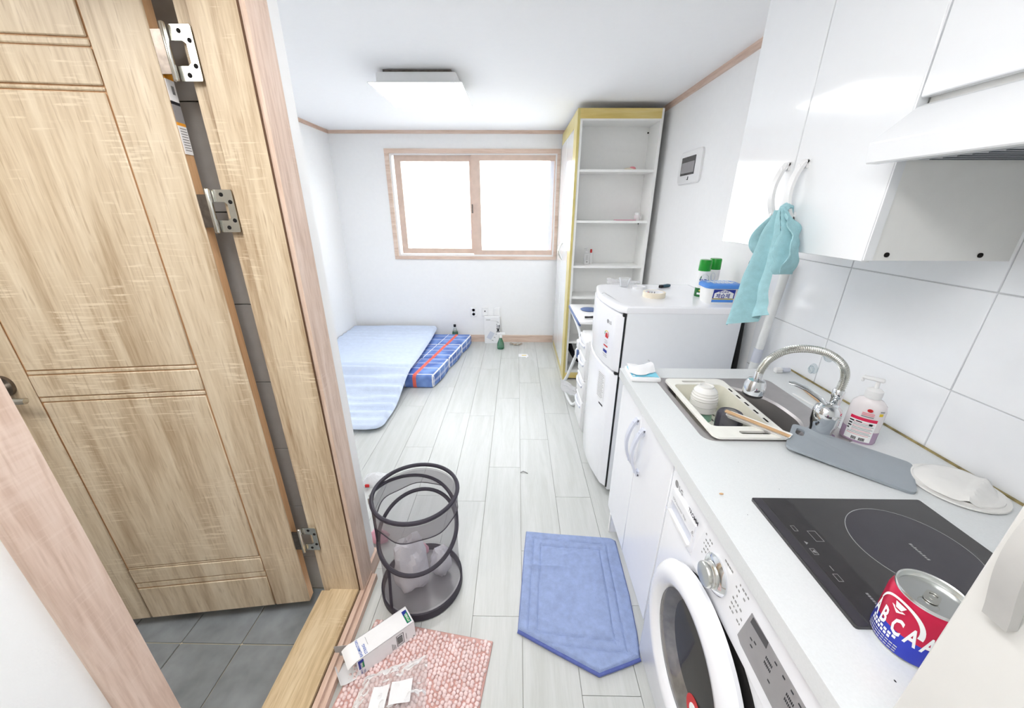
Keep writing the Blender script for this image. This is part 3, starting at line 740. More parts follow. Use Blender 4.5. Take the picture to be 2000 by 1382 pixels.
emit(boxes((.5095, .515, fy0 + .002, fy1 - .004, .05, 1.05)), 'gasket', 'black', fg, smooth=False)
g = G(); loops = []
def topplan(ins):
    p = [(x + .004 + ins, y + (ins if y < 1.97 else -ins)) for x, y in fplan(0, .046)][1:-1]
    return [(fx1 - ins, fy0 + ins - .002)] + p + [(fx1 - ins, fy1 - ins)]
for z, ins in ((1.053, .004), (1.056, 0), (1.073, 0), (1.081, .004), (1.085, .012), (1.0851, .03)):
    loops.append([V((x, y, z)) for x, y in topplan(ins)])
emit(g.ringloft(loops), 'top_cover', 'appliance', fg)
emit(G().rbox(.498, .516, fy0 - .001, fy0 + .014, 1.038, 1.056, .003, 1), 'hinge_cap', 'black', fg); emit(G().rbox(.488, .51, fy0 + .001, fy0 + .02, .742, .752, .002, 1), 'hinge_cap', 'black', fg)
def fpx(y):
    t = (y - fy0) / (fy1 - fy0); return .491 - .048 * math.sin(PI * (t * .94 + .03))
def fwrap(yc, zc, k=1.0):
    return lambda a, b: V((fpx(yc - a) - .0009, yc - a, zc + b))
g = G(); g.text('LG', .022, (0, 0, 0), (0, -1, 0), (0, 0, 1), fn=fwrap(1.775, .977), bold=.02)
g.add([fwrap(1.79, .985)(p[0], p[1]) for p in circ(0, 0, .0105, 18)], [tuple(range(18))])
emit(g, 'logo', 'print_grey', d1, smooth=False)
g = G()
def parc(g, yc, zc, r0, r1, a0, a1, n=10):
    f = fwrap(yc, zc); vs = []
    for k in range(n + 1):
        a = math.radians(a0 + (a1 - a0) * k / n); vs += [f(r0 * math.cos(a), r0 * math.sin(a)), f(r1 * math.cos(a), r1 * math.sin(a))]
    g.add(vs, [(2 * k, 2 * k + 1, 2 * k + 3, 2 * k + 2) for k in range(n)])
def prect(g, yc, zc, a0, a1, b0, b1):
    f = fwrap(yc, zc); g.add([f(a0, b0), f((a0 + a1) / 2, b0), f(a1, b0), f(a1, b1), f((a0 + a1) / 2, b1), f(a0, b1)], [(0, 1, 4, 5), (1, 2, 3, 4)])
lab = ['white_matte', 'print_green', 'print_yellow', 'print_red', 'print_navy', 'print_grey']
g.mi = 1; parc(g, 1.79, .91, .021, .026, 130, 180); g.mi = 2; parc(g, 1.79, .91, .021, .026, 60, 130); g.mi = 3; parc(g, 1.79, .91, .021, .026, 0, 60)
parc(g, 1.79, .91, .0, .014, 0, 180); prect(g, 1.79, .91, -.014, .02, -.012, .0)
g.mi = 5; 
for k in range(3): prect(g, 1.79, .882 - .007 * k, -.018 + .012 * (k % 2), .014 + .006 * (k % 2), 0, .002)
g.mi = 3; prect(g, 1.79, .85, -.024, .024, 0, .008)
g.mi = 4; prect(g, 1.79, .818, -.024, .02, 0, .015); g.mi = 5; prect(g, 1.79, .806, -.026, .022, 0, .003); prect(g, 1.79, .797, -.018, .026, 0, .0025)
emit(g, 'energy_label', lab, d1, smooth=False)
g = G(); g.mi = 0; prect(g, 1.80, .54, -.045, .045, 0, .16)
for k in range(15):
    g.mi = 1; f = fwrap(1.80, .555 + .0095 * k); w = .03 + .006 * ((k * 5) % 3)
    g.add([f(-.038, 0) - V((.0006, 0, 0)), f(w - .008, 0) - V((.0006, 0, 0)), f(w - .008, .0028) - V((.0006, 0, 0)), f(-.038, .0028) - V((.0006, 0, 0))], [(0, 1, 2, 3)])
g.mi = 2; prect(g, 1.785, .515, -.02, .03, 0, .01)
emit(g, 'leaflet', ['white_matte', 'print_grey', 'print_black'], d2, smooth=False)

ZF = 1.0851
def ring(name, label, cat, c, r0, r1, h, mt, core=None):
    t = thing(name, label, cat, c)
    emit(G().lathe([(r0 + .004, 0), (r1, 0), (r1, h), (r0 + .004, h), (r0 + .004, 0)], (0, 0, 0), 32, cap0=False, cap1=False), 'roll', mt, t, local=True)
    emit(G().lathe([(r0, 0.0005), (r0 + .004, 0.0005), (r0 + .004, h - .0005), (r0, h - .0005), (r0, .0005)], (0, 0, 0), 32, cap0=False, cap1=False), 'core', 'white_matte', t, local=True)
    return t
t = ring('tape_roll', 'beige masking tape roll on top of the fridge', 'tape', (.713, 1.905, ZF), .042, .056, .026, 'tape_roll')
g = G(); g.mi = 0
for k, (mi, w) in enumerate(((1, .012), (0, .004), (0, .004), (0, .006))):
    a = math.radians(122 - 17 * k); g.mi = mi; c_ = V((.0415 * math.cos(a), .0415 * math.sin(a), .007)); tv = V((math.sin(a), -math.cos(a), 0)); g.rect(c_, tv, (0, 0, 1), w, .011)
emit(g, 'print', ['print_grey', 'print_red'], t, smooth=False, local=True)
ring('tape_roll', 'narrow white tape roll behind the masking tape on fridge', 'tape', (.70, 2.12, ZF), .026, .037, .014, 'white_matte')
tag(emit(G().lathe([(.02, 0), (.022, .001), (.033, .05), (.034, .052), (.0325, .052), (.021, .003), (.002, .003)], (.63, 2.17, ZF), 24), 'clear_cup', 'clear_glass'), 'clear plastic cup at the far edge of fridge top', 'cup')
g = G().grid(lambda u, v: (.545 + .2 * u, 2.225 + .02 * v + .01 * noise.noise(V((u * 4, v * 3, 2))), ZF + .004 + .035 * v * (1 - .5 * u) + .008 * noise.noise(V((u * 5, v * 4, 5)))), 10, 6, .0015)
tag(emit(g, 'plastic_bag', 'film_white'), 'flattened clear plastic bag behind the cup on fridge', 'bag')
t = thing('usb_stick', 'small dark teal stick lying on the fridge top', 'stick', (.858, 2.155, ZF), .55)
emit(G().rbox(-.036, .036, -.011, .011, 0, .016, .003, 1), 'body', 'cloth_dark', t, local=True)
emit(G().rbox(-.02, .046, -.0113, .0113, .0015, .0165, .003, 1), 'cap', 'dark_teal', t, local=True)

def spray_can(x, y, label, rz, show):
    t = thing('spray_can', label, 'spray can', (x, y, ZF), rz, None)
    r = .029
    g = G(); g.mi = 0
    g.lathe([(r * .96, 0), (r, .004), (r, .045)], (0, 0, 0), 28, cap1=False)
    g.mi = 1; g.lathe([(r, .045), (r, .05), (r, .128), (r * .98, .131)], (0, 0, 0), 28, cap0=False, cap1=True)
    emit(g, 'body', ['dark_green', 'white'], t, local=True)
    emit(G().lathe([(r * .98, .131), (r * 1.0, .134), (r * .97, .18), (r * .9, .186), (r * .5, .187)], (0, 0, 0), 28), 'cap', 'spray_green', t, local=True)
    f = lambda a, b: V((r * 1.012 * math.sin(a / r), -r * 1.012 * math.cos(a / r), b))
    g = G()
    def patch(a0, a1, b0, b1, mi, n=8):
        g.mi = mi; vs = []
        for k in range(n + 1):
            a = a0 + (a1 - a0) * k / n; vs += [f(a, b0), f(a, b1)]
        g.add(vs, [(2 * k, 2 * k + 2, 2 * k + 3, 2 * k + 1) for k in range(n)])
    def disc(ca, cb, ra, rb, mi, off=1.0, n=24):
        g.mi = mi; g.add([f(ca, cb) * V((1, 1, 1)) if 0 else V((r * off * math.sin((ca + ra * math.cos(2 * PI * k / n)) / r), -r * off * math.cos((ca + ra * math.cos(2 * PI * k / n)) / r), cb + rb * math.sin(2 * PI * k / n))) for k in range(n)], [tuple(range(n))])
    if show:
        disc(.006, .088, .024, .028, 0, 1.012); disc(0, .083, .021, .019, 1, 1.02)
        g.mi = 2; g.text('항균', .02, (0, 0, 0), (1, 0, 0), (0, 0, 1), fn=lambda a, b: V((r * 1.03 * math.sin((a - .019) / r), -r * 1.03 * math.cos((a - .019) / r), .076 + b)), bold=.02)
        patch(-.012, .022, .03, .036, 3); patch(-.02, .008, .012, .022, 1)
    else:
        patch(-.02, .02, .05, .052, 0); disc(.0, .095, .012, .022, 4, 1.012); patch(-.001, .016, .06, .075, 2, 4)
    emit(g, 'print', ['dark_green', 'print_white', 'print_navy', 'print_yellow', 'grey_plastic'], t, smooth=False, local=True)
spray_can(.962, 1.93, 'green capped spray can with green emblem on fridge', -.35, True)
spray_can(1.04, 1.985, 'green capped spray can behind the emblem can on fridge', -.5, False)
td = thing('dehumidifier_tub', 'white moisture absorber tub with vented blue lid on fridge', 'tub', (.985, 1.80, ZF), -.05)
def rl(x, y, r, z, n=6): return [V((a, b, z)) for a, b in rrect(-x, x, -y, y, r, n)]
emit(G().ringloft([rl(.068, .045, .02, 0), rl(.071, .047, .022, .005), rl(.078, .054, .026, .078)]), 'tub', 'board_white', td, local=True)
lid = emit(G().ringloft([rl(.082, .058, .03, .074), rl(.085, .06, .03, .076), rl(.085, .06, .03, .088), rl(.078, .053, .028, .095), rl(.06, .036, .02, .096)]), 'lid', 'lid_blue', td, local=True)
g = G()
for i in range(7):
    for j in (-1, 0, 1):
        if abs(i - 3) == 3 and j: continue
        g.box(-.057 + .019 * i - .006, -.057 + .019 * i + .006, j * .022 - .007, j * .022 + .007, .0955, .0975)
emit(g, 'vent', 'white', lid, smooth=False, local=True)
lf = lambda a, b: V((a, -.0462 - .0093 * ((b) / .078) - .0008, b))
def lrect(g, a0, a1, b0, b1, mi, o=0): g.mi = mi; g.add([lf(a0, b0) - V((0, o, 0)), lf(a1, b0) - V((0, o, 0)), lf(a1, b1) - V((0, o, 0)), lf(a0, b1) - V((0, o, 0))], [(0, 1, 2, 3)])
g = G(); lrect(g, -.048, .052, .008, .07, 0); lrect(g, -.048, .052, .008, .022, 1, .0003)
g.mi = 2; q = .0004
g.add([lf(a, b) - V((0, q, 0)) for a, b in ((-.042, .028), (.047, .028), (.047, .052), (.025, .062), (.003, .068), (-.02, .062), (-.042, .052))], [tuple(range(7))])
lrect(g, -.048, .052, .022, .026, 3, .0005)
g.mi = 0
g.text('제습제', .024, (0, 0, 0), (1, 0, 0), (0, 0, 1), fn=lambda a, b: lf(a * 1.0 - .034, .031 + b) - V((0, .0009, 0)), bold=.02)
g.text('뽀송뽀송', .0125, (0, 0, 0), (1, 0, 0), (0, 0, 1), fn=lambda a, b: lf(a - .023, .0545 + b * .9) - V((0, .0009, 0)), bold=.01)
emit(g, 'label', ['print_navy', 'lid_blue', 'print_white', 'print_yellow'], td, smooth=False, local=True)

# poles between fridge and tiled wall
mp = thing('mop', 'white tube mop leaning beside the fridge', 'mop', (1.08, 1.62, 0))
a, b_ = V((1.03, 1.58, .02)), V((1.112, 1.555, 1.30))
P = lambda t: a + (b_ - a) * t
emit(G().cyl(P(0.02), P(.66), .017, n=14).cyl(P(.7), P(1), .017, n=14), 'tube', 'mirror_pole', mp)
emit(G().cyl(P(.66), P(.71), .0195, n=14), 'joint', 'grey_plastic', mp)
emit(G().rbox(.96, 1.09, 1.53, 1.6, 0, .03, .008, 1), 'head', 'grey_plastic', mp)
bs = thing('broom', 'black handled broom standing behind the fridge', 'broom', (1.06, 1.72, 0))
emit(G().cyl((1.098, 1.655, .06), (1.117, 1.80, 1.265), .013, n=12).ball((1.117, 1.80, 1.268), .016, 12, 8, (1, 1, 1.6)), 'handle', 'black', bs)
emit(G().rbox(1.055, 1.11, 1.62, 1.668, 0, .09, .01, 1), 'head', 'cloth_dark', bs)

# breaker box
bb = thing('breaker_panel', 'white breaker panel with dark window on right wall', 'breaker panel', (XR, 2.72, 1.66))
xf_ = lambda a_, b, c: (XR - c, a_, b)
emit(G().ringloft([[V((XR - c, a_, b)) for a_, b in rrect(2.552 + i, 2.878 - i, 1.668 + i, 1.868 - i, .03, 5)] for c, i in ((0, 0), (.012, 0), (.018, .006))]), 'cover', 'white', bb)
emit(G().plate([rrect(2.622, 2.83, 1.722, 1.832, .004, 2)], .018, .0195, xf_), 'window', 'lcd', bb, smooth=False)
emit(G().rbox(XR - .021, XR - .019, 2.63, 2.82, 1.735, 1.80, .0008, 1), 'breaker_row', 'panel_grey', bb)
emit(G().rbox(XR - .022, XR - .018, 2.695, 2.70, 1.692, 1.712, .001, 1).rbox(XR - .022, XR - .018, 2.70, 2.712, 1.692, 1.696, .001, 1), 'latch', 'print_black', bb)

# sockets on far wall
def plate_(name, label, x0, x1, z0, z1):
    t = thing(name, label, 'wall plate', ((x0 + x1) / 2, YB, z0))
    emit(G().ringloft([[V((a, YB - c, b)) for a, b in rrect(x0 + i, x1 - i, z0 + i, z1 - i, .005, 3)] for c, i in ((0, 0), (.006, 0), (.009, .003))]), 'cover', 'white', t)
    return t
t = plate_('socket_plate', 'white double socket plate, leftmost on far wall', -.546, -.469, .314, .426)
for zc_ in (.396, .346):
    s_ = emit(G().lathe([(.019, 0), (.0195, .0015), (.017, .002), (.0165, -.001), (.0, -.001)], (-.5075, YB - .009, zc_), 22, (0, -1, 0)), 'socket', 'grey_plastic', t)
    emit(G().cyl((-.5135, YB - .0072, zc_), (-.5135, YB - .0085, zc_), .003, n=8).cyl((-.5015, YB - .0072, zc_), (-.5015, YB - .0085, zc_), .003, n=8), 'pin_hole', 'hole', s_)
t = plate_('antenna_plate', 'white aerial plate with one black port', -.409, -.332, .314, .426)
emit(G().cyl((-.372, YB - .009, .383), (-.372, YB - .012, .383), .008, n=14), 'port', 'black', t)
emit(G().rbox(-.388, -.352, YB - .0105, YB - .009, .33, .36, .0008, 1), 'cover_tab', 'board_white', t)
plate_('blank_plate', 'plain white blank plate above router box', -.272, -.194, .314, .426)
t = thing('router_box', 'white router carton standing against the far wall', 'box', (-.285, 4.23, 0))
emit(G().rbox(-.378, -.192, 4.205, 4.262, .0, .328, .002, 1), 'carton', 'white_matte', t)
g = G(); g.mi = 0
g.text('.TIME', .052, (-.232, 4.2045, .246), (0, 0, -1), (1, 0, 0), bold=.03); g.text('/', .03, (-.228, 4.2045, .272), (0, 0, -1), (1, 0, 0), bold=.02)
g.mi = 1; g.rect((-.30, 4.2045, .285), (1, 0, -.12), (0, 0, 1), .075, .003); g.rect((-.355, 4.2045, .288), (1, 0, 0), (0, 0, 1), .05, .014)
g.mi = 2; g.rect((-.355, 4.2046, .075), (.62, 0, -.35), (.5, 0, .86), .06, .095)
g.mi = 0
for k in range(3): g.rect((-.245 - .024 * k, 4.2047, .118 - .038 * k), (.9, 0, -.45), (.45, 0, .9), .022, .004)
emit(g, 'print', ['print_black', 'print_light', 'grey_plastic'], t, smooth=False)

t = thing('spray_bottle', 'green spray bottle with white trigger on the floor', 'spray bottle', (-.178, 4.03, 0))
emit(G().lathe([(.036, 0), (.041, .006), (.041, .045), (.038, .07), (.02, .115), (.017, .125), (.017, .138)], (0, 0, 0), 24), 'bottle', 'green_glass', t, local=True)
emit(G().lathe([(.02, .136), (.02, .158), (.012, .165)], (0, 0, 0), 16).rbox(-.045, .05, -.011, .011, .165, .195, .006, 2).rbox(-.034, -.022, -.006, .006, .125, .17, .003, 1), 'trigger_head', 'white', t, local=True)
t = thing('drink_bottle', 'green bottle with black cap behind the plaid mattress', 'bottle', (-.735, 4.232, 0))
emit(G().lathe([(.033, 0), (.035, .006), (.035, .125), (.03, .145)], (0, 0, 0), 22), 'bottle', 'green_glass', t, local=True)
emit(G().lathe([(.03, .145), (.022, .165), (.014, .19), (.013, .205)], (0, 0, 0), 18), 'shoulder', 'clear_glass', t, local=True)
emit(G().lathe([(.0155, .2), (.0155, .225), (.013, .228)], (0, 0, 0), 16), 'cap', 'black', t, local=True)
g = G().grid(lambda u, v: (-.075 + .15 * u, 4.135 + .045 * v + .012 * math.sin(9 * u), .012 + .011 * noise.noise(V((u * 9, v * 3, 4))) + .006 * math.sin(14 * u)), 16, 4, .0015)
tag(emit(g, 'foil_wrapper', 'steel'), 'crumpled silvery wrapper near the far baseboard', 'wrapper')
t = thing('paper_scrap', 'torn white paper scrap with yellow print on floor', 'paper', (.085, 3.81, 0))
emit(G().plate([[(-.055, -.04), (.02, -.045), (.03, -.075), (.04, -.045), (.055, -.03), (.045, .045), (-.055, .05)]], .0005, .002), 'sheet', 'white_matte', t, local=True, smooth=False)
emit(G().rect((-.02, .0, .0021), (1, 0, 0), (0, 1, 0), .05, .016), 'print', 'print_yellow', t, local=True, smooth=False)
tag(emit(G().tube([(.035, 1.845, .004), (.05, 1.856, .006), (.065, 1.85, .004), (.078, 1.84, .003)], .003, 6), 'twig', 'print_grey'), 'tiny grey curled scrap on the floor planks', 'scrap')

# ------------------------------------------------------------------ plaid folding mattress and quilted topper
pm = thing('folding_mattress', 'blue plaid folding foam mattress on the floor', 'mattress', (-1.2, 3.6, 0))
def pad(y0, y1, z1, tilt, dz=0.0):
    bm = bmesh.new(); bmesh.ops.create_cube(bm, size=1)
    x0, x1 = -1.86, -.735
    for v in bm.verts: v.co = V(((x0 + x1) / 2 + v.co.x * (x1 - x0), (y0 + y1) / 2 + v.co.y * (y1 - y0), z1 / 2 + v.co.z * z1))
    bmesh.ops.bevel(bm, geom=list(bm.edges), offset=.03, segments=3, affect='EDGES', profile=.6)
    bmesh.ops.subdivide_edges(bm, edges=[e for e in bm.edges if e.calc_length() > .2], cuts=8, use_grid_fill=True)
    bm.verts.index_update()
    pat = [v.co.copy() for v in bm.verts]
    g = G(); vs = []
    for p in pat:
        q = p.copy()
        t = (q.y - y0) / (y1 - y0)
        q.x += .17 * (q.y - 2.98) if q.x > -1.2 else 0
        pinch = 4 * (t - .5) ** 2
        if q.x > -1.0: q.x += .018 * (1 - pinch) - .008
        if q.z > z1 * .5: q.z += .01 * (1 - pinch) - .006 * pinch
        q.z += dz + tilt * max(0, (q.x + 1.0)) * .0
        vs.append(q)
    g.add(vs, [[v.index for v in f.verts] for f in bm.faces]); bm.free()
    o = emit(g, 'pad', 'plaid', pm, norm=False)
    at = o.data.attributes.new('pattern', 'FLOAT_VECTOR', 'POINT')
    for i, p in enumerate(pat): at.data[i].vector = p
    for p in o.data.polygons: p.use_smooth = True
    return o
pad(2.985, 3.415, .132, 0); pad(3.42, 3.82, .128, 0); pad(3.825, 4.2, .124, 0)

def sstep(a, b, x):
    t = min(1, max(0, (x - a) / (b - a))); return t * t * (3 - 2 * t)
def topz(u, v):
    """centre height of the topper: on the plaid mattress at the back, sinking to the floor at the front"""
    y = 2.262 + 1.945 * v
    return y, .155 * sstep(2.5, 3.06, y)
g = G()
NU, NV = 54, 110
def topper(u, v, side):
    y, zb = topz(u, v)
    xr = -.945 + .02 * math.sin(y * 2.2) + .012 * noise.noise(V((0, y * 2, 3)))
    er = .09
    if y < 2.262 + er: xr -= (er - math.sqrt(max(0, er * er - (2.262 + er - y) ** 2)))
    x = -1.922 + (xr + 1.922) * u
    e = min((xr - x), (y - 2.262), .03 + 4.207 - y)
    k = math.sqrt(max(0.0, 1 - (1 - min(1, max(0, e) / .03)) ** 2))
    th = .052
    wr_ = .009 * noise.noise(V((x * 1.5, y * 16, 1))) + .005 * noise.noise(V((x * 4, y * 30, 5))) + .004 * math.sin(y * 60 + 2 * noise.noise(V((x * 2, y * 3, 0))))
    amp = 1.1 + 1.9 * sstep(2.3, 2.45, y) * sstep(3.2, 2.95, y)
    mid = zb + .003 + th / 2
    droop = -.03 * sstep(-1.05, -.94, x) * sstep(3.0, 3.1, y) * 0
    if side: return (x, y, max(zb + .003, mid - th / 2 * k) + droop)
    return (x, y, mid + th / 2 * k + wr_ * amp * k + droop)
g.grid(lambda u, v: topper(u, v, 0), NU, NV)
o0 = len(g.v)
g.grid(lambda u, v: topper(u, v, 1), 20, 40)
tag(emit(g, 'mattress_topper', 'topper', smooth=True, norm=False), 'pale blue quilted mattress topper lying over the plaid mattress', 'mattress')
tp = bpy.data.objects['mattress_topper']
for p in tp.data.polygons: p.use_smooth = True

# ------------------------------------------------------------------ kitchen: upper cabinet, hood
uc = thing('wall_cabinet', 'tall glossy white wall cabinet beside range hood', 'cabinet', (.97, 1.2, 1.395))
emit(boxes((.82, XR, .884, .9, 1.395, H), (.82, XR, 1.495, 1.511, 1.395, H), (.82, XR, .9, 1.495, 1.395, 1.411), (.82, XR, .9, 1.495, H - .02, H), (XR - .01, XR, .9, 1.495, 1.4, H)), 'carcass', 'cab_side', uc, smooth=False)
emit(boxes((.80, .82, .882, .885, 1.395, H)), 'edge_band', 'gloss_white', uc, smooth=False)
def arch(y, z0, z1, x, out, w=.011, name='handle', mt='white', parent=None, th=.0045, foot=.02, pw=.8):
    pts = []
    L_ = z1 - z0
    for k in range(15):
        t = k / 14
        pts.append(V((x - (.004 if out > .02 else .0042) - out * math.sin(PI * t) ** pw, y, z0 + L_ * t)))
    loops = []
    for i, p in enumerate(pts):
        tv = (pts[min(i + 1, 14)] - pts[max(i - 1, 0)]).normalized(); nv = V((tv.z, 0, -tv.x)) * th
        loops.append([p + V((0, w, 0)) + nv, p + V((0, -w, 0)) + nv, p + V((0, -w, 0)) - nv, p + V((0, w, 0)) - nv])
    g = G().ringloft(loops)
    if out > .02: g.box(x - .006, x, y - w, y + w, z0 - .002, z0 + foot).box(x - .006, x, y - w, y + w, z1 - foot, z1 + .002)
    if out > .02: g.cyl((x - .02, y, z0 + .014), (x, y, z0 + .014), .005, n=8).cyl((x - .02, y, z1 - .014), (x, y, z1 - .014), .005, n=8)
    return emit(g, name, mt, parent)
for y0, y1, yh in ((.886, 1.1995, 1.152), (1.2025, 1.511, 1.226)):
    d_ = emit(G().rbox(.80, .819, y0, y1, 1.392, H - .004, .0015, 1), 'door', 'gloss_white', uc)
    arch(yh, 1.478, 1.632, .80, .026, .0105, parent=d_)
for x in (.849, 1.061):
    emit(G().cyl((x, .884, 1.408), (x, .8815, 1.408), .0055, n=14), 'screw_cap', 'hole', uc)
hc = thing('hood_cabinet', 'white wall cabinet above the range hood', 'cabinet', (.97, .58, 1.7))
emit(boxes((.822, XR, .285, .88, 1.702, H)), 'carcass', 'cab_side', hc, smooth=False)
d_ = emit(G().rbox(.80, .82, .286, .8795, 1.712, H - .004, .002, 1), 'door', 'gloss_white', hc)
emit(boxes((.8225, .8235, .286, .8795, 1.7, 1.714)), 'finger_groove', 'rubber', hc, smooth=False)
rh = thing('range_hood', 'white slim range hood with slanted lip', 'range hood', (.93, .58, 1.593))
prof = [(.80, 1.695), (.729, 1.633), (.7275, 1.629), (.7325, 1.5955), (.735, 1.593), (.76, 1.593), (.762, 1.601), (1.1, 1.601), (1.1, 1.593), (1.133, 1.593), (1.133, 1.70), (.81, 1.70)]
g = G(); g.ringloft([[V((x, y, z)) for x, z in prof] for y in (.286, .8785)], False, False)
for y in (.286, .8785):
    tri = tessellate_polygon([[V((x, z, 0)) for x, z in prof]]); g.add([V((x, y, z)) for x, z in prof], [tuple(t) for t in tri])
emit(g, 'shell', 'hood_metal', rh, smooth=False)
emit(G().rbox(.80, 1.06, .32, .575, 1.597, 1.603, .002, 1), 'filter', 'filter_metal', rh); emit(G().rbox(.80, 1.06, .585, .84, 1.597, 1.603, .002, 1), 'filter', 'filter_metal', rh)
g = G()
for k in range(10): g.box(.81, 1.05, .335 + .0245 * k, .34 + .0245 * k, 1.5955, 1.598).box(.81, 1.05, .6 + .0245 * k, .605 + .0245 * k, 1.5955, 1.598)
emit(g, 'filter_slit', 'rubber', rh, smooth=False)['kind'] = 'stuff'
emit(G().cyl((.775, .545, 1.601), (.775, .545, 1.596), .016, n=18), 'button', 'bamboo', rh)

# towel over the right-hand handle
def towel():
    g = G()
    tl = [(1.147, 1.503), (1.17, 1.454), (1.192, 1.386), (1.216, 1.311), (1.235, 1.214), (1.249, 1.129)]
    tr = [(1.129, 1.503), (1.1, 1.423), (1.084, 1.339), (1.076, 1.29), (1.072, 1.262), (1.068, 1.245)]
    tr2 = [(1.128, 1.503), (1.106, 1.44), (1.098, 1.36), (1.093, 1.28), (1.085, 1.235), (1.068, 1.215)]
    def along(pl, t):
        t *= len(pl) - 1; i = min(int(t), len(pl) - 2); f = t - i
        p0, p1 = pl[i], pl[i + 1]; return (p0[0] + (p1[0] - p0[0]) * f, p0[1] + (p1[1] - p0[1]) * f)
    def tail(u, v):
        l, r = along(tl, v), along(tr2, v)
        y = l[0] + (r[0] - l[0]) * u; z = l[1] + (r[1] - l[1]) * u
        amp = .005 + .026 * v
        x = .757 - amp * math.sin(2 * PI * (u * 1.35 + .1)) - .012 * (1 - v) - .006 * noise.noise(V((u * 3, v * 6, 2)))
        if .45 < u < .62: z += .02 * v * v
        return (x, y, z)
    g.grid(tail, 34, 44, .003)
    def lobe(u, v):
        # loop of cloth pulled to the far side and folded back under
        a = PI * v
        cx = (1.145 + .125 * math.sin(a * .5) if v < .62 else 0)
        P0, P1, P2, P3 = V((1.14, 1.503)), V((1.255, 1.462)), V((1.335, 1.352)), V((1.185, 1.372))
        t = v; p = P0 * (1 - t) ** 3 + P1 * 3 * t * (1 - t) ** 2 + P2 * 3 * t * t * (1 - t) + P3 * t ** 3
        Q0, Q1, Q2, Q3 = V((1.136, 1.503)), V((1.185, 1.455)), V((1.255, 1.405)), V((1.172, 1.39))
        q = Q0 * (1 - t) ** 3 + Q1 * 3 * t * (1 - t) ** 2 + Q2 * 3 * t * t * (1 - t) + Q3 * t ** 3
        y = p.x + (q.x - p.x) * u; z = p.y + (q.y - p.y) * u
        x = .766 + .014 * math.sin(PI * v) - .03 * math.sin(PI * u) * math.sin(PI * v) - .012 * (1 - v)
        return (x, y, z)
    g.grid(lobe, 12, 26, .003)
    bl = [(1.138, 1.503), (1.118, 1.455), (1.108, 1.40), (1.102, 1.36), (1.098, 1.33)]
    br = [(1.132, 1.503), (1.088, 1.477), (1.056, 1.44), (1.042, 1.385), (1.066, 1.337)]
    def bunch(u, v):
        l, r = along(bl, v), along(br, v)
        y = l[0] + (r[0] - l[0]) * u; z = l[1] + (r[1] - l[1]) * u
        x = .768 - .022 * math.sin(PI * (u * 2.2 + .3 * v)) * min(1, v * 3) - .016 * noise.noise(V((u * 4, v * 5, 9))) - .01 * (1 - v)
        return (x, y, z)
    g.grid(bunch, 22, 26, .003)
    # the pass over the handle
    g.tube([(.79, 1.152, 1.495), (.785, 1.15, 1.512), (.772, 1.146, 1.515), (.762, 1.142, 1.508), (.757, 1.14, 1.495)], [.008, .009, .010, .011, .010], 10, flat=(.8, 1.1))
    return g
tag(emit(towel(), 'hand_towel', 'towel'), 'pale aqua cleaning cloth hanging from wall cabinet handle', 'towel')

# ------------------------------------------------------------------ countertop with sink
ZC = .893
ct = thing('countertop', 'continuous white stone kitchen worktop', 'countertop', (.78, .83, .857))
sink_cut = rrect(.542, .968, .897, 1.308, .035, 5)
emit(G().plate([rrect(.43, 1.131, .252, 1.412, .006, 3), sink_cut], .857, ZC), 'slab', 'counter', ct)
emit(boxes((1.126, 1.132, .252, 1.41, ZC, ZC + .004)), 'sealant', 'sealant', ct, smooth=False)
g = G()
for x, y, r in ((.545, .452, .0012), (.552, .444, .0008), (.539, .459, .0009), (.56, .47, .0007), (.536, .44, .001), (.549, .43, .0011), (.50, .62, .0007), (.62, .70, .0007), (.58, .80, .0006), (.53, .32, .0012), (.57, .29, .0008)):
    g.add([V((x + r * math.cos(a), y + 1.6 * r * math.sin(a), ZC + .0004)) for a in [2 * PI * k / 7 for k in range(7)]], [tuple(range(7))])
emit(g, 'speck', 'print_black', ct, smooth=False)['kind'] = 'stuff'
tag(emit(G().ball((.475, .681, ZC + .0018), .004, 8, 6, (1.3, .7, .45)), 'crumb', 'bamboo'), 'small tan crumb on the worktop near its front edge', 'crumb')
sk = thing('sink', 'stainless steel sink set in the worktop', 'sink', (.755, 1.1, ZC))
def zl(pts, z): return [V((x, y, z)) for x, y in pts]
def rr4(x0, x1, y0, y1, rs, n=8):
    out = []
    for (sx, sy, a), r in zip(((1, 1, 0), (-1, 1, 90), (-1, -1, 180), (1, -1, 270)), rs):
        cx = x1 - r if sx > 0 else x0 + r; cy = y1 - r if sy > 0 else y0 + r
        for k in range(n + 1):
            t = math.radians(a + 90 * k / n); out.append((cx + r * math.cos(t), cy + r * math.sin(t)))
    return out
o_ = rr4(.538, .972, .893, 1.312, (.035, .035, .035, .035)); o2 = rr4(.545, .965, .9, 1.305, (.03, .03, .03, .03))
b1 = rr4(.556, .892, .915, 1.272, (.19, .06, .06, .12)); b2 = rr4(.562, .886, .921, 1.266, (.185, .055, .055, .115)); b3 = rr4(.575, .873, .934, 1.253, (.17, .05, .05, .10)); b4 = rr4(.60, .85, .96, 1.23, (.14, .05, .05, .08))
emit(G().ringloft([zl(o_, ZC + .0003), zl(o_, ZC + .0025), zl(o2, ZC + .003), zl(b1, ZC + .001), zl(b2, ZC - .006), zl(b3, ZC - .165), zl(b4, ZC - .18)], False, True), 'basin', 'sink_steel', sk)
emit(G().lathe([(.045, 0), (.045, .004), (.03, .004), (.028, .0), (.001, .0)], (.73, 1.09, ZC - .18), 24), 'drain', 'dark_steel', sk)

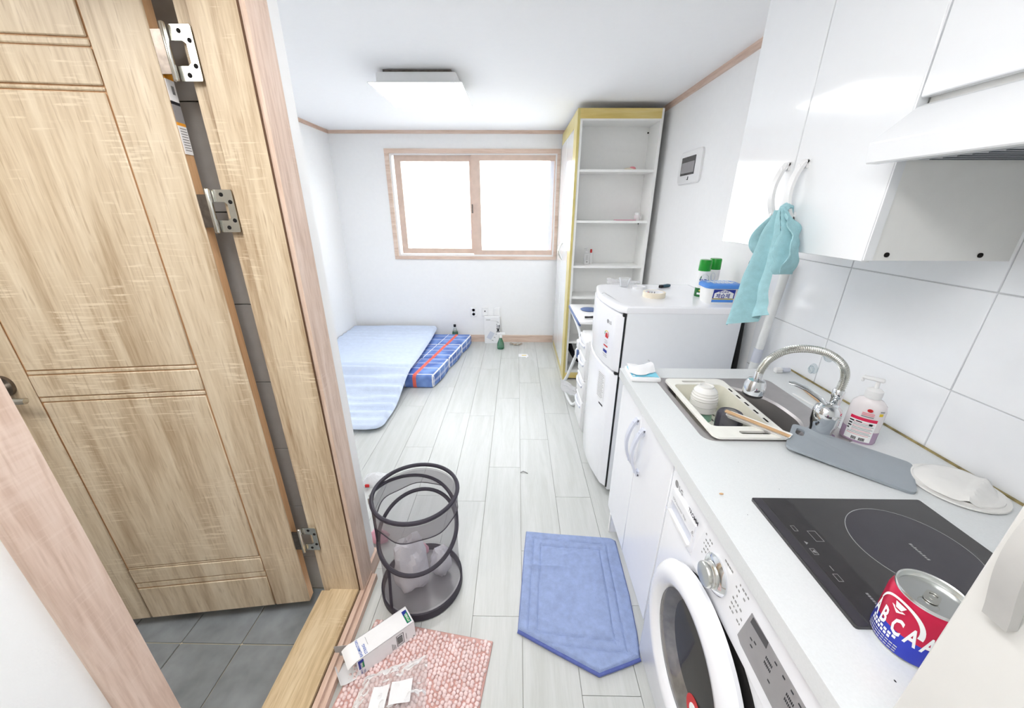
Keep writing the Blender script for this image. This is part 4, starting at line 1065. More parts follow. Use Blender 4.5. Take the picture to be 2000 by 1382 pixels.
# ------------------------------------------------------------------ faucet
fa = thing('faucet', 'chrome kitchen faucet with flexible spring neck and spray head', 'faucet', (.895, .935, ZC))
emit(G().lathe([(.034, 0.0026), (.034, .008), (.027, .012), (.029, .03), (.033, .045), (.0335, .075), (.030, .09), (.02, .10), (.001, .104)], (.888, .932, ZC), 28), 'body', 'chrome', fa)
emit(G().tube([(.884, .934, ZC + .094), (.868, .948, ZC + .112), (.842, .968, ZC + .13), (.815, .985, ZC + .139), (.803, .992, ZC + .139)], [.011, .0105, .010, .0095, .006], 12, flat=(.55, 1.2)), 'lever', 'chrome', fa)
emit(G().cyl((.918, .95, ZC + .02), (.918, .95, ZC + .118), .0125, n=18).lathe([(.0135, 0), (.0145, .003), (.0145, .022), (.012, .026)], (.918, .95, ZC + .112), 18), 'post', 'chrome', fa)
path = bez([(.918, .95, 1.022), (.922, .952, 1.07), (.902, .954, 1.108), (.855, .956, 1.138), (.80, .956, 1.150), (.745, .956, 1.146), (.705, .956, 1.122), (.688, .956, 1.092), (.683, .956, 1.072)], 40)
rad = [.0098 + .0013 * math.sin((i + .5) * 2 * PI / 4) for i in range(len(path))]
emit(G().tube(path, rad, 14), 'spring_neck', 'steel', fa)
hdz = [(.008, .052), (.0105, .047), (.0105, .03), (.022, .026), (.027, .012), (.0275, -.012), (.026, -.015)]
emit(G().lathe([(r, z) for r, z in reversed(hdz)], (.681, .956, 1.03), 26, (.05, 0, 1)), 'spray_head', 'chrome', fa)
emit(G().lathe([(.0, -.024), (.022, -.024), (.026, -.02), (.026, -.014)], (.681, .956, 1.03), 26, (.05, 0, 1)).rbox(.703, .711, .95, .962, 1.022, 1.036, .002, 1), 'nozzle', 'black', fa)

# ------------------------------------------------------------------ dish rack and dishes
rk = thing('dish_rack', 'ivory plastic dish rack resting across the sink', 'dish rack', (.668, 1.085, ZC + .003))
zr = ZC + .008
emit(G().plate([rrect(.562, .778, .89, 1.28, .022, 5), rrect(.579, .757, .948, 1.232, .02, 5), rrect(.62, .705, 1.247, 1.262, .007, 3), rrect(.645, .735, .908, .924, .007, 3)], zr, zr + .007), 'rim', 'beige_rack', rk)
emit(G().ringloft([zl(rrect(.579, .757, .948, 1.232, .02, 5), zr + .004), zl(rrect(.586, .75, .956, 1.222, .02, 5), zr - .04), zl(rrect(.592, .742, .964, 1.212, .02, 5), zr - .085)], False, False).moved(Matrix.Identity(4)), 'basket_wall', 'rack_in', rk)
slots = [rrect(.61 + .02 * i, .617 + .02 * i, .985 + .035 * j, 1.008 + .035 * j, .002, 1) for i in range(6) for j in range(6)]
emit(G().plate([rrect(.592, .742, .964, 1.212, .02, 5)] + slots, zr - .089, zr - .085), 'basket_floor', 'beige_rack', rk)
g = G()
for y in (.985, 1.035, 1.085, 1.135, 1.185): g.rbox(.7595, .7655, y - .012, y + .012, zr + .0065, zr + .0078, .0005, 1)
emit(g, 'rim_slot', 'hole', rk)
zb = zr - .085
tag(emit(G().lathe([(.034, 0), (.036, .002), (.031, .05), (.029, .052), (.001, .053)], (.656, 1.15, zb), 26), 'green_cup', 'mint'), 'mint green cup upside down under the white bowls', 'cup')
for k in range(3):
    lab_ = ['lowest white ribbed bowl of the upturned stack in rack', 'middle white ribbed bowl of the upturned stack in rack', 'topmost white ribbed bowl of the upturned stack in rack'][k]
    z0 = zb + .036 + .021 * k
    if k < 2: pr = [(.043, 0), (.0445, .003), (.043, .007), (.044, .011), (.0425, .015), (.0432, .019), (.0415, .0205), (.04, .0195)]
    else: pr = [(.0425, 0), (.044, .003), (.042, .008), (.0428, .012), (.040, .017), (.0405, .021), (.0375, .026), (.0378, .03), (.034, .036), (.028, .041), (.022, .043), (.0225, .05), (.019, .05), (.018, .045), (.001, .045)]
    tag(emit(G().lathe(pr, (.656, 1.15, z0), 30, cap0=False, cap1=(k == 2)), 'ribbed_bowl', 'ceramic'), lab_, 'bowl', 'upturned ribbed bowls in the rack')
tag(emit(G().lathe([(.036, .0), (.0385, .0), (.040, .04), (.0395, .072), (.034, .082), (.027, .083), (.001, .079)], (.688, 1.04, zb + .004), 30).lathe([(.035, .001), (.0365, .04), (.035, .066), (.001, .068)], (.688, 1.04, zb + .004), 30), 'tumbler', 'smoke_glass'), 'smoky grey glass tumbler upside down in dish rack', 'glass')
ty = thing('cutlery_tray', 'long narrow white plastic tray resting on rack edge', 'tray', (.715, .95, ZC + .012), math.atan2(-.125, .105))
emit(G().ringloft([rl(.078, .012, .004, .0, 2), rl(.084, .019, .006, .011, 2), rl(.082, .017, .005, .011, 2), rl(.076, .011, .003, .0015, 2)], True, True), 'tray', 'ceramic', ty, local=True)
for k, (dy, lb) in enumerate(((.004, 'bamboo chopstick in the white tray, nearer the faucet'), (-.004, 'bamboo chopstick in the white tray, nearer worktop front'))):
    d_ = V((.105, -.125, 0)).normalized(); pv = V((d_.y, -d_.x, 0)) * -dy
    c0 = V((.712, .955, ZC + .0215)) + pv
    tag(emit(G().cyl(c0 - d_ * .085 + V((0, 0, .004)), c0 + d_ * .088, .0034, .0024, 8), 'chopstick', 'bamboo'), lb, 'chopstick', 'bamboo chopsticks in the tray')
tag(emit(G().cyl((1.056, 1.249, ZC + .004), (1.026, 1.08, ZC + .004), .0038, .003, 8), 'chopstick', 'bamboo'), 'single bamboo chopstick lying behind the sink', 'chopstick')
tag(emit(G().rbox(-.003, .003, -.06, .06, 0, .005, .0015, 1).moved(Matrix.Translation((.994, 1.13, ZC)) @ Matrix.Rotation(.1, 4, 'Z')), 'white_stick', 'white'), 'thin white plastic stick lying on steel sink rim', 'stick')
tv = thing('wall_valve', 'small white valve with grey cap behind the sink', 'valve', (1.075, 1.385, ZC))
emit(G().rbox(1.045, 1.075, 1.37, 1.39, ZC, ZC + .02, .004, 1), 'body', 'white', tv); emit(G().cyl((1.075, 1.38, ZC + .011), (1.105, 1.38, ZC + .011), .009, n=14), 'cap', 'grey_plastic', tv)
for nm, lb, y, z, r in (('suction_hook', 'clear ring shaped suction hook low on wall tile', 1.303, .944, .02), ('suction_cup', 'pale blue suction cup on the tile above the faucet', 1.257, 1.012, .022)):
    g = G().lathe([(r, 0), (r * .9, .004), (r * .45, .008), (r * .3, .016), (.001, .017)], (XR - .0064, y, z), 22, (-1, 0, 0))
    if nm == 'suction_hook': g.tube([(XR - .016, y + .012 * math.cos(a), z - .004 + .014 * math.sin(a)) for a in [2 * PI * k / 16 for k in range(16)]], .002, 6, closed=True)
    tag(emit(g, nm, 'sky_hook'), lb, 'hook')

# soap bottle
sp = thing('soap_bottle', 'pink hand soap pump bottle beside the faucet', 'soap bottle', (.978, .912, ZC), math.atan2(-.912, -.978) + PI / 2)
def el(a, b, z, n=28): return [V((a * math.cos(2 * PI * k / n), b * math.sin(2 * PI * k / n), z)) for k in range(n)]
g = G(); g.mi = 1; g.ringloft([el(.036, .024, 0), el(.0385, .026, .005), el(.039, .0265, .04)], True, False); g.mi = 0
g.ringloft([el(.039, .0265, .04), el(.0385, .026, .1), el(.036, .0245, .116), el(.026, .02, .128), el(.016, .016, .133), el(.016, .016, .137)], False, True)
emit(g, 'bottle', ['soap_body', 'soap_low'], sp, local=True)
emit(G().lathe([(.018, .133), (.0185, .135), (.0185, .155), (.012, .16), (.005, .162), (.0045, .182)], (0, 0, 0), 22).rbox(-.034, .012, -.008, .008, .181, .19, .003, 1).rbox(-.035, -.028, -.004, .004, .172, .186, .002, 1), 'pump', 'white', sp, local=True)
sf = lambda a, b: V((.0395 * math.sin(a / .039), -.0268 * math.cos(a / .039) - .0006, b))
def spatch(g, a0, a1, b0, b1, mi, off=0):
    g.mi = mi; vs = []
    for k in range(9):
        a = a0 + (a1 - a0) * k / 8; vs += [sf(a, b0) - V((0, off, 0)), sf(a, b1) - V((0, off, 0))]
    g.add(vs, [(2 * k, 2 * k + 2, 2 * k + 3, 2 * k + 1) for k in range(8)])
g = G(); spatch(g, -.03, .03, .008, .07, 0); spatch(g, -.03, .03, .07, .079, 1)
for k in range(10): spatch(g, -.018 if k < 8 else -.026, .026 - .004 * (k % 2), .063 - .0042 * k, .0645 - .0042 * k, 3 if k % 3 else 5, .0004)
for k, w in enumerate((.02, .016, .016, .009)): spatch(g, -.029, -.029 + w * .55, .062 - .008 * k, .066 - .008 * k, 2, .0006)
spatch(g, -.014, -.001, .064, .067, 2, .0006); spatch(g, .014, .022, .06, .066, 2, .0006)
for a0, n_ in ((-.012, 5), (.004, 6)):
    for k in range(n_): spatch(g, a0 + .0022 * k, a0 + .0022 * k + .0014, .01, .019, 2, .0006)
g.mi = 4; g.add([sf(.006 + .006 * math.cos(t), .104 + .005 * math.sin(t)) - V((0, .0004, 0)) for t in [2 * PI * k / 14 for k in range(14)]], [tuple(range(14))])
for k in range(3): spatch(g, -.008, .018, .093 - .005 * k, .096 - .005 * k, 5 if k < 2 else 3)
spatch(g, .028, .038, .092, .1, 6); spatch(g, .028, .04, .103, .107, 3)
emit(g, 'label', ['print_white', 'print_crimson', 'print_black', 'print_grey', 'print_red', 'print_pink', 'print_yellow'], sp, smooth=False, local=True)

# cutting board, plate, wipes, hob, can
cb_o = V((.728, .848, 0)); cu_ = V((.19, -.166, 0)).normalized(); cv_ = V((.115, .099, 0)); cv_ = (cv_ - cu_ * cv_.dot(cu_)).normalized()
g = G().plate([rrect(0, .254, 0, .152, .016, 4), rrect(.012, .032, .09, .132, .009, 4)], 0, .007, lambda a, b, c: cb_o + cu_ * a + cv_ * b + V((0, 0, ZC + .0005 + c + .012 * max(0, 1 - a / .13))))
tag(emit(g, 'cutting_board', 'board_grey'), 'grey plastic cutting board with hanging slot on worktop', 'cutting board')
pt = thing('plate', 'white upturned plate with a dented edge by the tiles', 'plate', (1.038, .71, ZC))
n_ = 40
def pl(r, z, wob=0): return [V(((r + wob * .006 * math.sin(3 * a + 1)) * math.cos(a), (r + wob * .006 * math.sin(3 * a + 1)) * math.sin(a), z)) for a in [2 * PI * k / n_ for k in range(n_)]]
emit(G().ringloft([pl(.082, .002), pl(.084, .004), pl(.083, .007), pl(.074, .008), pl(.073, .012)]), 'rim', 'ceramic', pt, local=True)
def dome(u, v):
    a = 2 * PI * u; r = (.075 + .004 * math.sin(2 * a + .6)) * v
    z = .012 + .014 * (1 - v ** 6) + .0015 * noise.noise(V((r * 40 * math.cos(a), r * 40 * math.sin(a), 1)))
    x, y = r * math.cos(a), r * math.sin(a)
    d_ = (x * .5 - y * .87)
    z += .007 * math.exp(-((d_ - .03) / .008) ** 2) - .008 * sstep(.034, .06, d_)
    return (x, y, max(z, .009))
emit(G().grid(dome, 40, 12), 'foot', 'ceramic', pt, local=True)
wp = thing('wet_wipes', 'open pack of wet wipes with blue film at worktop end', 'wipes', (.498, 1.335, ZC), -.05)
emit(G().rbox(-.056, .056, -.062, .062, .0, .018, .007, 2), 'pack', 'white_matte', wp, local=True)
g = G().grid(lambda u, v: (-.05 + .1 * u, -.052 + .1 * v, .0185 + .004 * noise.noise(V((u * 4, v * 4, 8))) + .003 * math.sin(PI * u)), 10, 10, .001)
emit(g, 'film', 'wipe_blue', wp, local=True)
g = G().grid(lambda u, v: (-.06 + .105 * u + .01 * v, -.03 + .1 * v - .02 * math.sin(4 * u), .026 + .012 * math.sin(PI * v) + .005 * noise.noise(V((u * 5, v * 3, 3)))), 12, 10, .0015)
emit(g, 'tissue', 'white_matte', wp, local=True)
g = G(); g.text('6', .02, (.03, .045, .0452), (1, 0, 0), (0, 1, 0)); emit(g, 'lettering', 'print_grey', wp, smooth=False, local=True)
hb = thing('induction_hob', 'black glass single burner hob set in worktop', 'hob', (.72, .53, ZC))
emit(G().plate([rrect(.533, .906, .388, .665, .004, 2)], ZC, ZC + .006), 'glass_top', 'hob_glass', hb)
zh = ZC + .0062
emit(G().plate([rrect(.535, .553, .389, .664, .002, 1)], zh - .0004, zh + .0006), 'front_rail', 'hob_ring', hb, smooth=False)
emit(G().plate([rrect(.556, .612, .389, .664, .001, 1)], zh - .0004, zh + .0002), 'control_strip', 'hob_strip', hb, smooth=False)
emit(G().plate([circ(.765, .535, .1, 48)], zh - .0004, zh + .0002), 'burner_zone', 'hob_ring', hb, smooth=False)
g = G().plate([circ(.765, .535, .1008, 64), circ(.765, .535, .0996, 64)], zh - .0003, zh + .0004)
emit(g, 'zone_line', 'print_grey', hb, smooth=False)
g = G(); hx = V((0, -1, 0)); hy = V((1, 0, 0)); hz = zh + .0003
def hframe(x0, x1, y0, y1, t=.0008): g.plate([[(x0, y0), (x1, y0), (x1, y1), (x0, y1)], [(x0 + t, y0 + t), (x1 - t, y0 + t), (x1 - t, y1 - t), (x0 + t, y1 - t)]], hz, hz + .0002)
hframe(.59, .606, .547, .573); hframe(.565, .573, .572, .586); hframe(.564, .573, .517, .531); hframe(.566, .575, .463, .478)
g.add([(.566, .548, hz), (.566, .54, hz), (.572, .544, hz)], [(0, 1, 2)]); g.add([(.571, .528, hz), (.571, .52, hz), (.565, .524, hz)], [(0, 2, 1)])
g.rect((.573, .494, hz), hx, hy, .01, .0015, .0002)
emit(g, 'key_print', 'print_grey', hb, smooth=False)
g = G()
for k in range(9): g.rect((.7655, .545 - .0042 * k, hz), (.25, -1, 0), hy, .003, .0035 if k % 2 else .005, .0003)
emit(g, 'lettering', 'print_grey', hb, smooth=False); g = G()
for k in range(6): g.rect((.594, .443 - .0042 * k, hz), hx, hy, .003, .004, .0003)
emit(g, 'lettering', 'print_grey', hb, smooth=False)

can = thing('drink_can', 'red and blue energy drink can on worktop by hob', 'can', (.594, .371, ZC), math.atan2(-.371, -.594) + PI / 2)
r = .0425
g = G(); g.mi = 2; g.lathe([(r * .8, .0), (r * .86, .0), (r * .97, .005)], (0, 0, 0), 44, cap1=False)
g.mi = 1; g.lathe([(r * .97, .005), (r, .009), (r, .042)], (0, 0, 0), 44, cap0=False, cap1=False)
g.mi = 0; g.lathe([(r, .042), (r, .085), (r * .97, .092), (r * .9, .099)], (0, 0, 0), 44, cap0=False, cap1=False)
emit(g, 'body', ['can_red', 'can_blue', 'alu'], can, local=True)
emit(G().lathe([(r * .9, .099), (r * .93, .1), (r * .94, .103), (r * .92, .105), (r * .88, .1035), (r * .86, .098), (r * .84, .0965), (.001, .0965)], (0, 0, 0), 44, cap0=False), 'lid', 'alu', can, local=True)
emit(G().plate([rrect(-.008, .008, -.014, .012, .007, 5), rrect(-.0045, .0045, .0, .009, .004, 4)], .0975, .0988).cyl((0, -.004, .0965), (0, -.004, .0992), .0028, n=10).plate([circ(0, -.017, .011, 20), circ(0, -.017, .0102, 20)], .0964, .0969), 'pull_tab', 'steel', can, local=True)
cf = lambda a, b, o=.0005: V(((r + o) * math.sin(a / r), -(r + o) * math.cos(a / r), b))
g = G(); g.mi = 0
for i, ch_ in enumerate('ABCAA'):
    g.text(ch_, .027, (0, 0, 0), (1, 0, 0), (0, 0, 1), fn=lambda a, b, i=i: cf(a * .66 - .054 + .017 * i, .036 + b * 1.5), bold=.03)
def carc(x0, b0, rx_, rz_, a0, a1, w0, w1, n=22):
    vs = []
    for k in range(n + 1):
        t = math.radians(a0 + (a1 - a0) * k / n); w = w0 + (w1 - w0) * k / n
        vs += [cf(x0 + (rx_ - w) * math.cos(t), b0 + (rz_ - w) * math.sin(t)), cf(x0 + (rx_ + w) * math.cos(t), b0 + (rz_ + w) * math.sin(t))]
    g.add(vs, [(2 * k, 2 * k + 1, 2 * k + 3, 2 * k + 2) for k in range(n)])
carc(-.02, .058, .03, .034, 170, -8, .0014, .003)
g.add([cf(-.027, .086), cf(-.013, .086), cf(-.017, .077), cf(-.012, .077), cf(-.021, .069), cf(-.03, .077), cf(-.024, .077)], [(0, 6, 2, 1), (5, 4, 3)])
for k, (a0, a1) in enumerate(((-.048, -.008), (-.048, -.014))):
    n2 = 7
    for q in range(n2):
        s0 = a0 + (a1 - a0) * q / n2
        vs = [cf(s0, .029 - .006 * k), cf(s0 + (a1 - a0) / n2 * .72, .029 - .006 * k), cf(s0 + (a1 - a0) / n2 * .72, .0335 - .006 * k), cf(s0, .0335 - .006 * k)]
        g.add(vs, [(0, 1, 2, 3)])
g.mi = 1
for k in range(3):
    for q in range(9):
        s0 = -.05 + .0052 * q; g.add([cf(s0, .018 - .0045 * k), cf(s0 + .0042, .018 - .0045 * k), cf(s0 + .0042, .0198 - .0045 * k), cf(s0, .0198 - .0045 * k)], [(0, 1, 2, 3)])
g.mi = 0; g.add([cf(.04, .074), cf(.046, .074), cf(.052, .074), cf(.052, .082), cf(.046, .082), cf(.04, .082)], [(0, 1, 4, 5), (1, 2, 3, 4)])
g.mi = 2; g.add([cf(.044, .03), cf(.052, .03), cf(.06, .03), cf(.06, .072), cf(.052, .072), cf(.044, .072)], [(0, 1, 4, 5), (1, 2, 3, 4)])
emit(g, 'lettering', ['print_white', 'print_light', 'lid_blue'], can, smooth=False, local=True)

# ------------------------------------------------------------------ base cabinet and washing machine
bc = thing('base_cabinet', 'white base cabinet with two doors under the sink', 'cabinet', (.8, 1.15, 0))
emit(boxes((.475, 1.13, .876, .892, 0.15, .857), (.475, 1.13, 1.408, 1.424, .0, .857), (.475, 1.13, .892, 1.408, .15, .166), (1.11, 1.13, .892, 1.408, .15, .69), (.55, .566, .876, 1.408, 0, .15)), 'carcass', 'appliance', bc, smooth=False)
emit(boxes((.471, .476, 1.408, 1.424, 0, .16)), 'foot_panel', 'cab_side', bc, smooth=False)
for y0, y1, yh in ((1.1655, 1.424, 1.193), (.879, 1.1625, 1.122)):
    d_ = emit(G().rbox(.456, .475, y0, y1, .158, .846, .002, 1), 'door', 'appliance', bc)
    arch(yh, .588, .782, .456, .03, .010, parent=d_, mt='grey_plastic')
wm_ = thing('washing_machine', 'white front-loading washing machine under the worktop', 'washing machine', (.75, .575, 0))
emit(G().rbox(.452, 1.05, .278, .872, .02, .851, .012, 3), 'body', 'appliance', wm_)
for q in ((.5, .55, .31, .36, 0, .022), (.5, .55, .79, .84, 0, .022), (.95, 1.0, .31, .36, 0, .022), (.95, 1.0, .79, .84, 0, .022)): emit(boxes(q), 'foot', 'black', wm_, smooth=False)
yzx = lambda x: (lambda a, b, c: (x - c, a, b))
WXF = .452
emit(G().plate([[(.286, .678), (.685, .678), (.692, .69), (.658, .822), (.65, .842), (.286, .842)]], 0, .006, yzx(WXF)), 'control_panel', 'appliance', wm_, smooth=False)
dz = emit(G().plate([[(.70, .69), (.842, .69), (.842, .765), (.835, .775), (.70, .775)], [(.708, .697), (.833, .697), (.833, .738), (.708, .738)]], 0, .006, yzx(WXF)), 'detergent_drawer', 'appliance', wm_, smooth=False)
emit(G().plate([[(.708, .697), (.833, .697), (.833, .738), (.708, .738)]], -.0005, .0008, yzx(WXF)), 'drawer_recess', 'grey_plastic', dz, smooth=False)
emit(G().plate([[(.708, .697), (.833, .697), (.833, .705), (.708, .705)]], .001, .012, yzx(WXF)), 'drawer_grip', 'white', dz, smooth=False)
g = G(); ky, kz = .588, .755
kn = emit(G().lathe([(.042, 0), (.043, .004), (.038, .009), (.031, .012), (.03, .012)], (WXF - .006, ky, kz), 34, (-1, 0, 0), cap1=True), 'knob_base', 'chrome', wm_)
emit(G().lathe([(.0295, .01), (.0295, .016), (.027, .018), (.027, .027), (.025, .03), (.001, .031)], (WXF - .006, ky, kz), 34, (-1, 0, 0)), 'knob', 'steel', kn)
disp = [(.29, .795), (.474, .80), (.4885, .715), (.475, .708), (.29, .703)]
dp = emit(G().plate([disp], .0058, .0068, yzx(WXF)), 'display', 'panel_grey', wm_, smooth=False)
emit(G().plate([[(.424, .782), (.470, .781), (.468, .797), (.424, .799)]], .0066, .0073, yzx(WXF)), 'display_window', 'lcd', dp, smooth=False)
g = G(); xo = WXF - .0069
def dash(y, z, w, h): g.rect((xo, y, z), (0, -1, 0), (0, 0, 1), w, h, .0004)
for i in range(6):
    dash(.419 - .003 * i, .765, .0015, .006); dash(.419 - .003 * i, .753, .0015, .006); dash(.366 - .003 * i, .765, .0015, .006); dash(.366 - .003 * i, .753, .0015, .006)
for y, z in ((.46, .752), (.45, .757), (.455, .74), (.402, .784), (.382, .784), (.362, .784), (.345, .784), (.402, .735), (.33, .775), (.32, .75)): dash(y, z, .006, .003)
emit(g, 'display_print', 'print_black', dp, smooth=False)
g = G(); xo = WXF - .0062
random.seed(3)
for col_ in range(4):
    for row in range(5): 
        if random.random() < .85: dash(.655 - .0085 * col_ - .004 * (row % 2) , .80 - .014 * row - .006 * col_ * 0, .0055 * random.uniform(.5, 1), .004)
for row in range(6):
    for col_ in range(5):
        if random.random() < .7: dash(.528 - .0085 * col_, .812 - .015 * row, .006 * random.uniform(.4, 1), .0042)
for k in range(4): dash(.575 - .008 * k, .812, .006, .0045)
emit(g, 'dial_print', 'print_grey', wm_, smooth=False)
g = G(); xo = WXF - .0006
g.text('LG', .021, (xo, .818, .785), (0, -1, 0), (0, 0, 1), bold=.02)
g.add([(xo, .833 + q[0], .792 + q[1]) for q in circ(0, 0, .0105, 20)], [tuple(range(20))])
emit(g, 'logo', 'print_grey', wm_, smooth=False)
g = G(); g.mi = 0; g.text('TROMM', .0165, (xo - .006, .7425, .786), (0, -1, 0), (0, 0, 1), bold=.03, sx=.9)
emit(g, 'lettering', 'print_black', wm_, smooth=False)
g = G(); g.text('DD Inverter 9kg', .0115, (xo - .0062, .826, .748), (0, -1, 0), (0, 0, 1), sx=1.05); emit(g, 'lettering', 'print_grey', wm_, smooth=False); g = G(); g.text('6', .012, (xo - .0062, .708, .748), (0, -1, 0), (0, 0, 1), bold=.03); g.rect((xo - .0062, .712, .744), (0, -1, 0), (0, 0, 1), .014, .001, .0004)
emit(g, 'lettering', 'print_grey', wm_, smooth=False)
emit(boxes((WXF - .0004, WXF + .002, .2785, .872, .6755, .677)), 'seam', 'grey_plastic', wm_, smooth=False)
# porthole door
cy, cz = .572, .478
emit(G().lathe([(.001, 0), (.224, 0), (.224, .003), (.219, .004)], (WXF - .0002, cy - .018, cz - .012), 60, (-1, 0, 0)), 'door_ring_shade', 'hole', wm_)  # flat black disc, offset so its rim paints the door ring's shadow crescent
pd = emit(G().lathe([(.209, .012), (.218, .016), (.221, .026), (.215, .038), (.203, .049), (.187, .054), (.170, .051), (.158, .042), (.152, .03), (.15, .012)], (WXF, cy, cz), 64, (-1, 0, 0), cap0=False, cap1=False), 'porthole_door', 'appliance', wm_)
emit(G().lathe([(.153, .028), (.14, .016), (.12, -.012), (.10, -.03), (.06, -.045), (.001, -.05)], (WXF - .004, cy, cz), 56, (-1, 0, 0), cap0=False), 'glass_bowl', 'drum', pd)
emit(G().lathe([(.154, .034), (.1535, .036), (.12, .04), (.06, .043), (.001, .044)], (WXF, cy, cz), 56, (-1, 0, 0), cap0=False), 'glass_cover', 'porthole_glass', pd)
emit(G().lathe([(.001, 0.0), (.036, 0.0), (.036, .001), (.001, .0012)], (WXF - .0435, cy - .085, cz - .035), 28, (-1, 0, 0)), 'red_sticker', 'print_red', pd)
emit(G().lathe([(.001, 0.0), (.02, 0.0), (.02, .001), (.001, .0012)], (WXF - .0446, cy - .085, cz - .035), 28, (-1, 0, 0)), 'sticker_centre', 'print_white', pd)

# tall cabinet next to the camera
tc = thing('shoe_cabinet', 'tall pale cabinet with arched handle at near end of worktop', 'cabinet', (.75, -.05, 0))
emit(boxes((.45, 1.13, -.42, .25, 0, H - .002)), 'carcass', 'cab_side', tc, smooth=False)
d_ = emit(G().rbox(.43, .449, -.03, .251, .06, H - .01, .002, 1), 'door', 'grey_melamine', tc)
emit(G().rbox(.43, .449, -.419, -.033, .06, H - .01, .002, 1), 'door', 'cab_side', tc)
arch(.2225, 1.166, 1.335, .43, .018, .009, parent=d_, mt='shade_handle', foot=.004, pw=1.25)

# ------------------------------------------------------------------ mats, hamper, box on the floor
bm_ = thing('bath_mat', 'blue terry bath mat with one corner folded under', 'mat', (.26, 1.1, 0))
poly = [(.058, 1.399), (.47, 1.366), (.492, 1.35), (.483, 1.08), (.47, .93), (.455, .84), (.298, .787), (.015, .93), (.03, 1.1), (.045, 1.28)]
def mat_h(x, y): return .011 + .002 * noise.noise(V((x * 14, y * 14, 2))) + .0045 * noise.noise(V((x * 5, y * 22, 6))) * (1 if y > 1.0 else .5)
def inside(x, y, P):
    c = False
    for i in range(len(P)):
        (x1, y1), (x2, y2) = P[i], P[i - 1]
        if (y1 > y) != (y2 > y) and x < (x2 - x1) * (y - y1) / (y2 - y1) + x1: c = not c
    return c
def edge_d(x, y, P):
    d = 9
    for i in range(len(P)):
        a, b = V((*P[i - 1], 0)), V((*P[i], 0)); p = V((x, y, 0)); ab = b - a
        t = min(1, max(0, (p - a).dot(ab) / ab.length_squared)); d = min(d, (p - a - ab * t).length)
    return d
def lined(x, y):
    # woven border lines of the mat: two rectangles in the mat's own axes
    o = V((.058, 1.399, 0)); ex = V((.412, -.04, 0)).normalized(); ey = V((-.04, -.47, 0)).normalized()
    p = V((x, y, 0)) - o; a, b = p.dot(ex), p.dot(ey)
    d = 9
    for i, in ((.042,), (.078,)):
        x0, x1, y0, y1 = i, .428 - i + .02 * min(1, b / .5), i + .0, .55 - i
        if y0 - .01 < b < y1 + .01: d = min(d, abs(a - x0), abs(a - x1))
        if x0 - .01 < a < x1 + .01: d = min(d, abs(b - y0), abs(b - y1))
    return d
NX, NY = 90, 116
g = G(); idx = {}
vs = []; fs = []
for j in range(NY + 1):
    # sweep rows between the outline's left and right edge
    y = 1.397 - (1.397 - .789) * j / NY
    xs = []
    for i in range(len(poly)):
        (x1, y1), (x2, y2) = poly[i], poly[i - 1]
        if (y1 > y) != (y2 > y): xs.append((x2 - x1) * (y - y1) / (y2 - y1) + x1)
    xa, xb = (min(xs), max(xs)) if xs else (.1, .1)
    for i in range(NX + 1):
        x = xa + (xb - xa) * i / NX
        k = min(1, edge_d(x, y, poly) / .012); l_ = lined(x, y)
        h = (.0015 + mat_h(x, y) * math.sqrt(max(0, 1 - (1 - k) ** 2))) - (.0055 * math.exp(-(l_ / .0045) ** 2)) * k
        if y < 1.0: h += .008 * sstep(.06, .0, edge_d(x, y, poly[5:8] + [(.298, .80)])) * k
        for (xa_, xb_, yc_, sl, hh) in ((.06, .25, 1.205, -.06, .007), (.21, .29, 1.255, .25, .006), (.38, .47, 1.09, -.1, .004), (.08, .2, .985, -.5, .003)):
            if xa_ < x < xb_: h += hh * math.sin(PI * (x - xa_) / (xb_ - xa_)) ** .5 * math.exp(-((y - yc_ - sl * (x - xa_)) / .008) ** 2) * k
        vs.append(V((x, y, max(h, .001))))
for j in range(NY):
    for i in range(NX): fs.append((j * (NX + 1) + i, (j + 1) * (NX + 1) + i, (j + 1) * (NX + 1) + i + 1, j * (NX + 1) + i + 1))
g.add(vs, fs)
o = emit(g, 'pile', 'mat_blue', bm_)
for p in o.data.polygons: p.use_smooth = True
emit(G().plate([poly], .0003, .004), 'backing', 'mat_blue_dark', bm_, smooth=False)
emit(G().tube([(.016, .928, .007), (.15, .86, .008), (.296, .789, .008), (.38, .815, .008), (.453, .84, .007)], .0065, 8), 'folded_edge', 'mat_blue_dark', bm_)

rg = thing('chenille_mat', 'pink chenille mat with knobbly pile by the threshold', 'mat', (-.31, .66, 0), math.atan2(.05, -.315) - PI)
Wd, Hd = .47, .52
